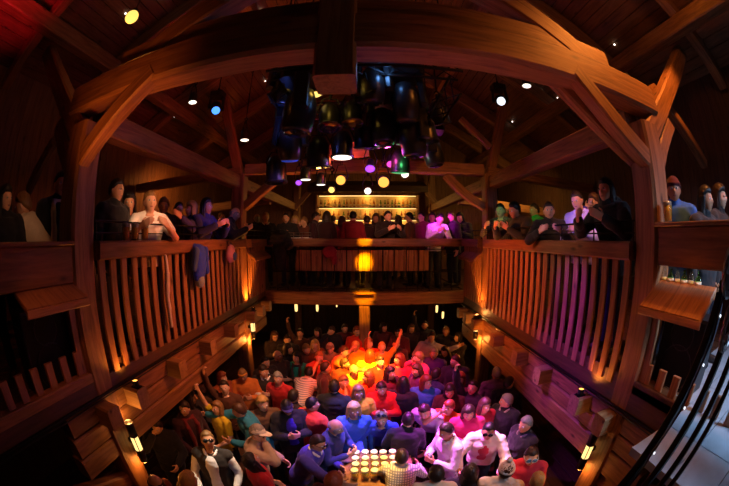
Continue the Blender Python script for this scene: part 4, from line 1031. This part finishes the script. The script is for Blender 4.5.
((0.71,2.29,1.56),0,172,'stand','sweater','d8c8a8','short','dark','dark-haired head in a beige jumper at the bottom edge, right of the checked shirt',GD,(),None,'1c2030'),
((1.08,2.29,1.50),0,150,'stand','jacket','1c1820','long','dark','dark jacket and long hair between the beige jumper and the white hat',GD,(),None,'1c2030'),
((1.41,2.11,1.60),0,150,'stand','jacket','d8d0c4','short','brown','person in a white bobble hat at the bottom right of the crowd',GD,(('bobble_hat', 'f0ece4'),),None,'1c2030'),
((1.76,2.22,1.60),0,-28,'stand','jacket','c0182c','short','dark','person in big blue mirrored goggles and a red jacket',GD,('goggles',),None,'1c2030'),
((1.68,1.86,1.54),0,160,'stand','sweater','403020','short','blond','blond head at the bottom right beside the goggles',GD,(),None,'1c2030'),
((1.66,4.10,1.60),0,-50,'raise','jacket','30203c','short','dark','person raising a hand near the far right lower post',GD,(),None,'1c2030'),
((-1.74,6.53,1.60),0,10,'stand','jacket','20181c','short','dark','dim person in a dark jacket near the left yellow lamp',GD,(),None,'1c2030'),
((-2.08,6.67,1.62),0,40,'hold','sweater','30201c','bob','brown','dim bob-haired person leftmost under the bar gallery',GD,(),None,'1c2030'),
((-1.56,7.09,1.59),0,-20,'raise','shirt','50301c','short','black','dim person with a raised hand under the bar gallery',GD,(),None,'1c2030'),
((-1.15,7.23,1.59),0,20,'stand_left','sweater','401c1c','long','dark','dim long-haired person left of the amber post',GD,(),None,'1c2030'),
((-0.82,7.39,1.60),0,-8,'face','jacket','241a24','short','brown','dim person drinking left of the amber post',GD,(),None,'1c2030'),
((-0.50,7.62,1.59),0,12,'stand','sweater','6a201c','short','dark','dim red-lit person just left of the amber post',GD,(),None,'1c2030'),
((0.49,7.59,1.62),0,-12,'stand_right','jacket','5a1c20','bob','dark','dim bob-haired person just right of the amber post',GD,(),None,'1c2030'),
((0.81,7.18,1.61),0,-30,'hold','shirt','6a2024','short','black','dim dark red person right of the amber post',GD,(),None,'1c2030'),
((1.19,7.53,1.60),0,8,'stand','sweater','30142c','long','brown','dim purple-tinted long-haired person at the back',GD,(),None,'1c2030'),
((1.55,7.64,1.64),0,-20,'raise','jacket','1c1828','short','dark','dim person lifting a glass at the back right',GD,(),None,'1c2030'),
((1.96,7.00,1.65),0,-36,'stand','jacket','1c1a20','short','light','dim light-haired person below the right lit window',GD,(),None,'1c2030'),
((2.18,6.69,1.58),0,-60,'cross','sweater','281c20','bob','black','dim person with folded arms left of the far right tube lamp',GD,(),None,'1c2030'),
((0.69,6.43,1.58),0,-20,'stand','jacket','401824','short','dark','dark-jacketed person behind the pink-red top',GD,(),None,'1c2030'),
((-1.56,5.90,1.61),0,30,'stand_right','jacket','1c1a1c','bob','dark','dim person behind the orange-lit bald head',GD,(),None,'1c2030'),
((-1.83,5.15,1.60),0,50,'stand','jacket','2c1c18','short','black','dark person left of the orange-lit bald head',GD,(),None,'1c2030'),
((1.66,5.88,1.56),0,-44,'hold','jacket','1a1622','long','dark','dim long-haired person right of the lilac hoodie',GD,(),None,'1c2030'),
((1.65,5.12,1.65),0,-20,'stand_left','jacket','241420','short','brown','dim person behind the pink-faced one',GD,(),None,'1c2030'),
((-0.69,5.12,1.58),0,100,'stand','sweater','3a1a18','short','dark','dark head behind the black jacket in the middle',GD,(),None,'1c2030'),
((-0.36,5.38,1.56),0,30,'stand_right','jacket','7a2c14','short','brown','orange-edged person left of the bald golden head',GD,(),None,'1c2030'),
((0.43,4.76,1.65),0,40,'stand','sweater','5a1424','long','dark','long-haired dark red person in the middle of the floor',GD,(),None,'1c2030'),
((-3.38,1.42,4.42),GZ,-60,'bend','shirt','e8d8bc','curly','light','person in a puffy cream blouse bent over the left rail','people along the left gallery',(),None,'1c2030'),
((-3.02,1.80,4.46),GZ,70,'stand','jacket','141216','short','dark','person in black with a long white scarf left of the near post','people along the left gallery',(('scarf', 'e6e0d4'),),None,'1c2030'),
((-3.15,1.08,4.26),GZ,60,'stand_right','jacket','101014','long','black','dark silhouette of a person at the left edge','people along the left gallery',(),None,'1c2030'),
((-2.80,2.57,4.49),GZ,92,'stand','jacket','14110f','short','dark','tall person in a dark jacket in profile right of the near left post','people along the left gallery',(),None,'1c2030'),
((-2.95,2.97,4.34),GZ,38,'stand','tee','1a1718','bob','black','person with sunglasses pushed up, black top, next to the white T-shirt','people along the left gallery',('sunglasses_up',),None,'1c2030'),
((-2.54,2.96,4.33),GZ,50,'rail','tee','f2ede4','short','light','person in a white T-shirt with elbows on the left rail','people along the left gallery',(),None,'1c2030'),
((-3.40,4.36,4.56),GZ,30,'stand','sweater','5a4030','curly','light','curly-haired person behind the white T-shirt','people along the left gallery',(),None,'1c2030'),
((-3.50,5.01,4.52),GZ,60,'stand','jacket','1c1618','short','dark','dark person standing back from the left rail','people along the left gallery',(),None,'1c2030'),
((-2.80,4.38,4.36),GZ,-66,'side_arm','jacket','3c3480','bob','blond','blond person in a violet jacket stretching an arm along the rail','people along the left gallery',(),None,'1c2030'),
((-2.54,4.48,4.47),GZ,80,'rail','sweater','2c2c6c','long','black','blue-lit person with long dark hair at the left rail','people along the left gallery',(),None,'1c2030'),
((-2.40,5.34,4.54),GZ,100,'rail_down','jacket','100f12','bald_rim','grey','bald person in black leaning with folded hands on the left rail','people along the left gallery',(),None,'1c2030'),
((-3.70,7.37,4.69),GZ,60,'stand','jacket','2a1a14','short','brown','dim person behind the bald one at the left rail','people along the left gallery',(),None,'1c2030'),
((-2.95,8.10,4.76),GZ,30,'stand','jacket','1a1614','bald_rim','grey','balding person just right of the far left post','people at the bar gallery rail',(),None,'1c2030'),
((-2.62,7.90,4.63),GZ,20,'stand','shirt','201a18','short','blond','fair-haired person in black with pale collar beside the far left post','people at the bar gallery rail',(('collar', 'd0c8b8'),),None,'1c2030'),
((-2.03,7.80,4.40),GZ,4,'hold','jacket','1c1a1e','receding','dark','pale-faced person with receding hair at the bar rail','people at the bar gallery rail',(),None,'1c2030'),
((-1.90,8.30,4.37),GZ,-4,'stand','sweater','8a6a50','bob','blond','blond person with shoulder-length hair at the bar rail','people at the bar gallery rail',(),None,'1c2030'),
((-1.58,7.95,4.32),GZ,-30,'face','shirt','6a3a2c','short','light','orange-faced person right of the blond one at the bar rail','people at the bar gallery rail',(),None,'1c2030'),
((-1.28,8.10,4.46),GZ,90,'stand','jacket','3a1420','short','dark','dark red figure left of the long-haired person at the bar','people at the bar gallery rail',(),None,'1c2030'),
((-0.96,7.90,4.47),GZ,150,'stand','sweater','3a1418','long','dark','person with long dark hair turned towards the golden bar','people at the bar gallery rail',(),None,'1c2030'),
((-0.59,8.15,4.33),GZ,160,'stand','sweater','a01c34','bob','brown','red-clad person with back turned before the golden bar','people at the bar gallery rail',(),None,'1c2030'),
((-0.29,7.90,4.47),GZ,175,'stand','sweater','8a1a30','short','black','black-haired person in a dark red top facing the bar','people at the bar gallery rail',(),None,'1c2030'),
((0.06,8.00,4.34),GZ,-170,'stand','jacket','2a1412','short','dark','dark-haired person at the middle of the bar rail','people at the bar gallery rail',(),None,'1c2030'),
((0.31,8.40,4.42),GZ,-30,'stand','jacket','2a1814','bob','brown','brown-haired person right of the middle of the bar rail','people at the bar gallery rail',(),None,'1c2030'),
((0.56,7.34,4.40),GZ,20,'rail','jacket','1c1a1a','short','black','person in a dark jacket bent over the bar rail','people at the bar gallery rail',(),None,'1c2030'),
((1.19,8.20,4.63),GZ,-120,'stand','shirt','5a3020','short','black','black-haired person standing tall before the lit bottles','people at the bar gallery rail',(),None,'1c2030'),
((1.48,8.00,4.53),GZ,-60,'stand','sweater','8a2050','short','dark','magenta-lit person left of the glowing shirt','people at the bar gallery rail',(),None,'1c2030'),
((1.80,8.10,4.55),GZ,-20,'stand','sweater','90208c','long','dark','purple-lit long-haired person behind the glowing shirt','people at the bar gallery rail',(),None,'1c2030'),
((1.81,7.25,4.55),GZ,10,'rail_down','shirt','f4ecff','short','black','person in a white shirt glowing magenta at the bar rail','people at the bar gallery rail',(),None,'1c2030'),
((2.25,7.80,4.53),GZ,-70,'stand','jacket','301428','short','brown','pink-faced person turned left beside the glowing shirt','people at the bar gallery rail',(),None,'1c2030'),
((2.53,7.90,4.44),GZ,-40,'hold','jacket','181420','bob','black','dim person between the glowing shirt and the far right post','people at the bar gallery rail',(),None,'1c2030'),
((-0.96,9.40,4.48),GZ,150,'stand','jacket','2a1816','short','dark','small dark figure standing at the bar counter, left of the middle','people at the bar gallery rail',(),None,'1c2030'),
((0.51,9.50,4.55),GZ,160,'stand','jacket','241416','short','black','small dark figure standing at the bar counter, right of the middle','people at the bar gallery rail',(),None,'1c2030'),
((1.02,9.40,4.55),GZ,-160,'stand','jacket','301a1a','bob','dark','small dim figure ordering at the right end of the bar','people at the bar gallery rail',(),None,'1c2030'),
((3.15,6.44,5.10),GZ,-60,'stand','jacket','303438','short','dark','tall person in a white cap beside the far right post','people along the right gallery',(('cap', 'dcdce0'),),None,'1c2030'),
((2.54,5.36,4.57),GZ,-50,'rail','shirt','6a6c60','short','black','person in a plaid shirt with both arms on the right rail','people along the right gallery',(),'check','1c2030'),
((2.40,4.51,4.42),GZ,-70,'rail_down','sweater','2a3a34','short','black','green-lit person bent low over the right rail','people along the right gallery',(),None,'1c2030'),
((3.30,5.31,4.61),GZ,-100,'stand','jacket','18a040','short','dark','person in a green jacket behind the right rail','people along the right gallery',(),None,'1c2030'),
((2.54,3.67,4.27),GZ,-34,'rail','jacket','1c1a1c','short','dark','smiling person with a lit fist at the right rail','people along the right gallery',(),None,'1c2030'),
((2.85,3.36,4.40),GZ,-66,'hold','shirt','c8c0f0','short','dark','person in a white shirt glowing violet at the right rail','people along the right gallery',(('collar', 'e0d8ff'),),None,'1c2030'),
((3.35,3.53,4.52),GZ,-80,'face','sweater','4a3ac0','short','brown','violet-faced person between the glowing shirt and the hooded jacket','people along the right gallery',(),None,'1c2030'),
((2.54,2.44,4.40),GZ,-84,'rail','jacket','141214','long','black','person in a black hooded jacket with pale hands on the right rail','people along the right gallery',(('hood', '2c2622'),),None,'1c2030'),
((3.02,1.72,4.38),GZ,-64,'stand','jacket','2c6cc8','short','dark','person in a blue jacket and dark red beanie behind the right parapet','people along the right gallery',(('beanie', '520e1e'),),None,'1c2030'),
((3.02,1.27,4.25),GZ,-12,'stand','jacket','18161a','long','black','dark-haired person in profile at the right edge behind the parapet','people along the right gallery',(),None,'1c2030'),
((3.45,1.23,4.31),GZ,-4,'stand','jacket','221c1c','bob','dark','rightmost person behind the parapet','people along the right gallery',(),None,'1c2030'),
]
for q in PPL: person(*q)
# ------------------------------------------------------------------ things hung over the rails, stair rail, small lights
# blue jacket hung over the left rail
def hung(name, label, cat, loc, parts, rz=0):
    t = thing(name, label, cat, loc, rz)
    for (n, mb, m, vox, wr, col) in parts:
        me = remesh(mb, vox, 1, wr, 9) if vox else mb.mesh(n, [m])
        if vox: me.materials.append(m)
        o = link(n, me, t); o.color = rgb(col)
    return t
b = MB().rings([(-.46, .10, .055, .02), (-.30, .15, .075, 0), (-.08, .14, .08, 0), (.02, .12, .10, .04), (.05, .09, .08, .08)], 18)
sl = MB().cap((.13, -.03, -.04), .055, (.16, -.03, -.34), .045, 10)
sl2 = MB().cap((-.13, -.03, -.04), .055, (-.18, -.02, -.28), .042, 10)
hung('hanging_jacket', 'blue jacket hanging over the left gallery rail', 'jacket', (-W+.13, 3.78, EZ-.12), [('jacket_body', b, CLOTH, .014, .012, '2448d8'), ('sleeve', sl, CLOTH, .014, .008, '2448d8'), ('sleeve', sl2, CLOTH, .014, .008, '3c5ca0'), ('hood', MB().ell((0, 0, -.46), (.09, .07, .10)), CLOTH, .014, .01, '8aa0b4')], R(90))
b = MB().ell((0, 0, -.16), (.13, .08, .16)).ell((0, -.04, -.20), (.09, .06, .09))
hung('hanging_bag', 'small pink and blue bag hanging on the left rail below the bald person', 'bag', (-W+.14, 4.85, EZ-.10), [('bag_body', b, CLOTH, .013, .008, 'c8889a'), ('pocket', MB().ell((0, -.08, -.20), (.075, .03, .075)), CLOTH, .012, .005, '2a4a90'), ('strap', MB().tube([(-.08, 0, -.02), (-.06, .04, .05), (.06, .04, .05), (.08, 0, -.02)], .012, 8), LEATHER, 0, 0, '202020')], R(90))
b = MB()
pts = [(.0, 0, .02), (.012, -.01, -.2), (-.008, 0, -.45), (.008, 0, -.7), (.02, .0, -.86)]
b.tube(pts, [.02, .034, .036, .03, .024], 10)
hung('hanging_scarf', 'long white scarf hanging down the balusters of the left gallery', 'scarf', (-W+.08, 3.02, EZ-.20), [('scarf_length', b, CLOTH, .010, .008, 'd8d0cc')], R(90))
b = MB().ell((0, 0, .02), (.34, .17, .19)).ell((.22, -.05, -.12), (.15, .12, .16)).ell((-.25, 0, -.05), (.16, .13, .14))
hung('coat_pile', 'heap of dark coats on the rail corner beside the far left post', 'coats', (-2.02, YB-.05, EZ+.0), [('coat_heap', b, CLOTH, .02, .03, '1a1a1c'), ('coat_tail', MB().rings([(-.75, .10, .05, 0), (-.4, .16, .08, 0), (-.05, .2, .10, 0)], 14), CLOTH, .018, .015, '141416')])
b = MB().ell((0, 0, -.14), (.17, .06, .15)).ell((.10, .0, -.32), (.08, .05, .12))
hung('hanging_cloth', 'crumpled red cloth hanging in front of the bar balustrade', 'cloth', (-.80, YB-.12, EZ-.18), [('cloth_fold', b, CLOTH, .012, .014, '8c1c34')])
# white menu stand on the bar gallery rail
t = thing('menu_rack', 'low white rack of cards on the bar rail left of the middle', 'rack', (-1.55, YB-.02, EZ+.0))
obj('tray', MB().box((0, 0, .006), (.62, .2, .012)), WHITE, t)
rr = MB()
for z in (.07, .13): rr.tube([(-.31, -.09, z), (.31, -.09, z)], .007, 6)
for x in (-.31, -.1, .1, .31): rr.tube([(x, -.09, .0), (x, -.09, .13)], .007, 6)
obj('wire_rail', rr, STEEL, t)
for i in range(3): obj('card', MB().box((-.2+i*.18, .0, .016+i*.002), (.13, .16, .004)), WHITE, t)
# iron stair rail close to the camera, on the right
st = thing('stair_rail', 'black wrought-iron stair rail close by at the right edge, with curled scrolls', 'railing', (1.0, .30, GZ))
for i in range(4):
    x0 = -.60 + i*.25
    obj('bar', MB().beam((x0-.337, 0, -.30), (x0+.46, 0, 1.12), .024, .032, (0, 1, 0), .004), IRON, st)
obj('handrail', MB().beam((-.12, .0, 1.13), (.75, .0, 1.13), .03, .05, (0, 1, 0), .006), IRON, st)
obj('stringer', MB().beam((-1.0, 0, -.30), (.4, 0, -.30), .03, .06, (0, 1, 0), .006), IRON, st)
for sx, sz, r0, tw in ((-.085, 1.165, .065, 1), (.0, 1.02, .085, -1)):
    obj('scroll', MB().tube([(sx + (r0*(1-.55*k/26))*math.cos(tw*k*.36+1.2), -.012, sz + (r0*(1-.55*k/26))*math.sin(tw*k*.36+1.2)) for k in range(27)], .011, 8), STEEL, st)
fl = thing('fairy_light_string', 'string of tiny white fairy lights wound along the stair rail', 'lights', (1.0, .30, GZ))
pts = [(-.60 + .0275*i + .012*math.sin(i*1.9), -.022, .34 + .049*i + .006*math.cos(i*1.3)) for i in range(17)]
obj('wire', MB().tube(pts, .0035, 6), BLACK, fl)
FL = glow('fairy_white', (.85, .92, 1), 1.6)
for p in pts[1::2]: obj('bulb', MB().ell(Vector(p)+Vector((0, -.008, 0)), (.003, .003, .004), 8, 6), FL, fl)
# glowing beads added on the roof boards as scattered dots of light
DOT = glow('pin_white', (1, .9, .8), 4); pm = None
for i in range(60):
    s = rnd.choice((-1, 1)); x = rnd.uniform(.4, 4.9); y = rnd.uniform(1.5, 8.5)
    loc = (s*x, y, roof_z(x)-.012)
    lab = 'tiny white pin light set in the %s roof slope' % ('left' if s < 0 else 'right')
    if pm is None: o = obj('pin_light', MB().ell((0, 0, 0), (.018, .018, .018), 10, 8), DOT, None, True); o.location = loc; tag(o, lab, 'light', 'pin lights of the roof'); pm = o
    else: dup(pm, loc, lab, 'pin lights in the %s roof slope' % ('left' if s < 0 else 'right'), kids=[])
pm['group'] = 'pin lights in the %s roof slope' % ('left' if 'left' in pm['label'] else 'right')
# hanging lanterns at the back of the lower floor
def lantern(x, y, z, label, k=1.0):
    t = thing('lantern', label, 'lantern', (x, y, z), 0, 'lanterns under the bar gallery')
    t.scale = (k*.6, k*.6, k)
    obj('lantern_glass', MB().lathe([(.05, -.12), (.065, -.05), (.065, .08), (.05, .12)], 8), LAMPY, t)
    obj('frame_cap', MB().lathe([(.07, .12), (.03, .18), (.01, .2)], 8), IRON, t)
    obj('frame_base', MB().lathe([(.06, -.15), (.06, -.12)], 8), IRON, t)
    obj('cord', MB().tube([(0, 0, .2), (0, 0, (GZ-.06-z)/k)], .006, 6), BLACK, t)
    add_light('POINT', 'lantern_light', (x, y, z-.2), (1, .5, .15), 3*k, .06)
lantern(-1.72, 7.5, EZ-1.72, 'narrow yellow lantern left of the middle under the bar gallery')
lantern(-1.35, 8.6, EZ-1.98, 'small yellow lantern low behind the dim people, second from the left', .9)
lantern(-.75, 8.2, EZ-1.80, 'small yellow lantern nearest the amber post on its left', .5)
lantern(1.85, 7.6, EZ-1.80, 'yellow lantern on the right under the bar gallery', .8)
lantern(2.10, 7.9, EZ-2.05, 'lower yellow lantern on the right under the bar gallery', .8)
# ------------------------------------------------------------------ beams of light from the rig
def beam_l(loc, tgt, col, w, ang, blend=.6, size=.06): add_light('SPOT', 'stage_beam', loc, col, w, size, tgt, ang, blend)
z1 = EZ + .68
beam_l((.05, 3.95, z1), (.02, 5.35, 1.5), (1, .52, .02), 4200, 23, .6)       # gold pool on the dance floor
beam_l((-.3, 3.9, z1), (.1, 5.4, 1.4), (1, .05, .012), 1100, 46, .7)         # red round it
for zt, w, a in ((EZ-.08, 1400, 8), (EZ-.56, 5000, 9), (EZ-1.36, 2200, 10), (EZ-1.8, 900, 8)):
    beam_l((.22, 4.9, EZ+.62), (.0, YB, zt), (1, .36, .0), w, a, .5)         # amber on the bar balustrade
beam_l((.2, 4.0, z1), (-.04, 3.72, 1.5), (.16, .14, 1), 1900, 25, .7)         # blue-violet on the blue shirts
beam_l((.1, 3.3, z1), (.16, 2.92, 1.1), (1, .50, .08), 1500, 16, .6)          # the beers
beam_l((.4, 4.2, z1), (1.1, 3.2, 1.5), (.85, .10, 1), 2600, 30, .7)          # magenta on the white shirts
beam_l((.6, 3.9, z1), (1.25, 2.9, 1.5), (1, .55, .40), 620, 28, .8)
beam_l((.5, 4.6, z1+.1), (2.0, 7.7, EZ+.35), (.8, .04, 1), 1300, 12, .6)     # magenta at the bar rail
beam_l((-.4, 3.2, z1-.1), (2.35, 2.9, EZ-.6), (.38, .03, 1), 300, 17, .8)    # violet on the right balusters
beam_l((-.5, 4.4, z1-.1), (2.3, 4.6, EZ-.7), (1, .16, .02), 440, 50, .8)     # orange-red on the right balusters
beam_l((.5, 4.2, z1-.1), (-2.3, 3.7, EZ-.6), (1, .20, .03), 310, 56, .8)     # orange on the left balusters
beam_l((-.9, 3.4, z1), (-1.62, 2.3, 1.35), (1, .82, .60), 600, 13, .5)        # white gilet
beam_l((-.6, 3.6, z1), (-1.15, 3.8, 1.2), (1, .40, .20), 430, 58, .9)        # warm on the left of the floor
beam_l((.2, 4.3, z1), (.9, 4.6, 1.2), (.9, .08, .4), 800, 44, .9)
beam_l((-.2, 3.6, z1), (-.5, 3.4, 1.5), (.30, .10, 1), 800, 24, .7)
beam_l((.9, 3.6, z1), (1.7, 2.9, 1.2), (1, .35, .22), 330, 40, .9)
# red washes on the roof, house light over the bar, daylight from the entrance stair
add_light('SPOT', 'roof_wash', (-2.2, -1.2, EZ+.8), (1, .015, .04), 420, .2, (-4.3, .3, EZ+3.45), 36, .6)
add_light('SPOT', 'roof_wash', (-.8, 4.2, EZ+1.4), (1, .06, .015), 95, .2, (-3.4, 6, EZ+4), 100, .9)
add_light('SPOT', 'roof_wash', (.8, 4.2, EZ+1.4), (1, .06, .02), 62, .2, (3.2, 6, EZ+4), 100, .9)
add_light('AREA', 'gallery_lamp', (-4.7, 6.6, EZ+1.5), (1, .34, .07), 17, .3, (-5.6, 7.2, EZ+.4))  # no fixture: added to brighten the boards behind the left gallery
add_light('AREA', 'gallery_lamp', (4.0, 7.2, EZ+1.75), (1, .50, .10), 34, .4, (4.0, 8.2, EZ+.6))  # added fill for the pale timber behind the right gallery
add_light('SPOT', 'gallery_lamp', (-.9, 2.4, EZ+.95), (1, .50, .26), 120, .1, (-2.9, 3.0, EZ+.3), 34, .9)   # added fill on the faces at the left rail
add_light('SPOT', 'gallery_lamp', (-.6, 1.4, EZ+.95), (1, .46, .24), 34, .1, (-2.9, 1.2, EZ+.3), 26, .9)
add_light('SPOT', 'gallery_lamp', (-.3, 3.4, EZ+.9), (.35, .18, 1), 90, .1, (-2.9, 5.0, EZ+.4), 26, .9)
add_light('SPOT', 'gallery_lamp', (.4, 3.2, EZ+.9), (.35, .14, 1), 190, .1, (2.8, 3.2, EZ+.3), 22, .9)  # added fills on the people at the right rail
add_light('SPOT', 'gallery_lamp', (.4, 3.2, EZ+.9), (1, .65, .45), 60, .1, (2.6, 3.2, EZ+.15), 44, .9)
add_light('SPOT', 'gallery_lamp', (.3, 3.6, EZ+.9), (.15, 1, .3), 90, .1, (2.9, 5.3, EZ+.4), 20, .9)
add_light('AREA', 'bar_lamp', (0, 9.6, EZ+1.9), (1, .36, .10), 8, .8, (0, 8.6, EZ))
add_light('SPOT', 'stair_daylight', (3.2, -1.4, EZ+1.6), (.45, .66, 1), 620, .4, (2.6, .7, GZ), 70, .8)
add_light('SPOT', 'tie_wash', (-1.7, .9, EZ-.1), (1, .24, .035), 66, .15, (-1.95, YN, EZ+1.1), 62, .9)
add_light('SPOT', 'tie_wash', (1.2, .7, EZ-.1), (1, .16, .04), 16, .15, (1.2, YN, EZ+1.4), 80, .9)
add_light('SPOT', 'stair_daylight', (3.9, -1.2, EZ+1.2), (.50, .62, 1), 130, .3, (3.0, 1.7, EZ+.3), 36, .9)
for s in (-1, 1): add_light('SPOT', 'post_beam', (s*.2, 3.4, EZ+.5), (1, .24, .03), 170, .05, (s*2.46, YF, EZ-.55), 12, .8)  # extra spots added to brighten the far posts
add_light('SPOT', 'stage_beam', (-.6, 4.8, EZ+.72), (1, .50, .26), 110, .06, (-1.5, 7.8, EZ+.35), 34, .9)
add_light('SPOT', 'stage_beam', (.3, 4.8, EZ+.72), (1, .34, .22), 110, .06, (.5, 7.9, EZ+.35), 40, .9)
add_light('SPOT', 'stage_beam', (.6, 4.8, EZ+.72), (.9, .08, .7), 170, .06, (2.0, 7.8, EZ+.35), 28, .9)
add_light('POINT', 'lens_spill', (-.62, 4.1, EZ+.92), (1, .55, .06), 2.5, .04)  # bare points added among the lamps so their edges glint
add_light('POINT', 'lens_spill', (.52, 4.1, EZ+1.02), (.1, .9, .25), 2, .04)
add_light('POINT', 'lens_spill', (-.9, 3.35, EZ+1.35), (.1, .18, 1), 3, .04)
add_light('SPOT', 'cover_lamp', (1.3, .5, EZ+.9), (1, .24, .03), 60, .1, (2.25, 1.3, EZ-.75), 36, .7)  # spots without fixtures, added to brighten the near wooden covers
add_light('SPOT', 'cover_lamp', (-1.2, .6, EZ+.9), (1, .22, .03), 26, .1, (-2.25, 1.3, EZ-.75), 34, .7)
for s in (-1, 1): add_light('SPOT', 'post_beam', (s*1.2, 3.6, EZ-1.6), (1, .25, .02), 480, .05, (s*2.46, YF-.1, EZ-1.95), 15, .9)  # unseen spots added to brighten the lower far posts
beam_l((-.3, 3.2, z1), (W, 2.9, EZ-1.8), (.40, .05, 1), 420, 30, .7)         # violet on the right log beams
add_light('POINT', 'lens_spill', (.06, 4.0, EZ+.98), (.6, .08, 1), 5, .05)   # points added inside the rig for coloured glints on its lamps
add_light('POINT', 'lens_spill', (.34, 4.15, EZ+1.1), (1, .08, .5), 4, .05)
add_light('POINT', 'lens_spill', (.25, 3.0, EZ+1.85), (.15, .4, 1), 3, .05)
add_light('POINT', 'lens_spill', (-.42, 3.1, EZ+1.75), (1, .6, .08), 2, .05)
add_light('POINT', 'lens_spill', (-.25, 4.4, EZ+1.15), (1, .08, .02), 9, .05)
# world: a dark hall at night
wd = bpy.data.worlds.new('night'); S.world = wd; wd.use_nodes = True
bg = wd.node_tree.nodes['Background']; bg.inputs['Color'].default_value = (.5, .12, .06, 1); bg.inputs['Strength'].default_value = .003
# camera: full-frame fisheye (equisolid), eye level just above the gallery rail
cd = bpy.data.cameras.new('camera'); cam = bpy.data.objects.new('camera', cd); C.objects.link(cam); S.camera = cam
cam.location = (0, 0, EZ); cam.rotation_euler = (R(90-.9), 0, 0)
cd.sensor_width = 36.0; cd.clip_start = .01; cd.type = 'PANO'
cc = cd if hasattr(cd, 'panorama_type') else cd.cycles
cc.panorama_type = 'FISHEYE_EQUISOLID'; cc.fisheye_lens = 310.0/729*36; cc.fisheye_fov = R(200)
S.view_settings.view_transform = 'Standard'; S.view_settings.look = 'None'; S.view_settings.exposure = 0; S.view_settings.gamma = 1
S.view_settings.use_curve_mapping = False
S.cycles.use_denoising = True; S.cycles.max_bounces = 6; S.cycles.transmission_bounces = 6; S.cycles.sample_clamp_indirect = 4; S.cycles.use_adaptive_sampling = True
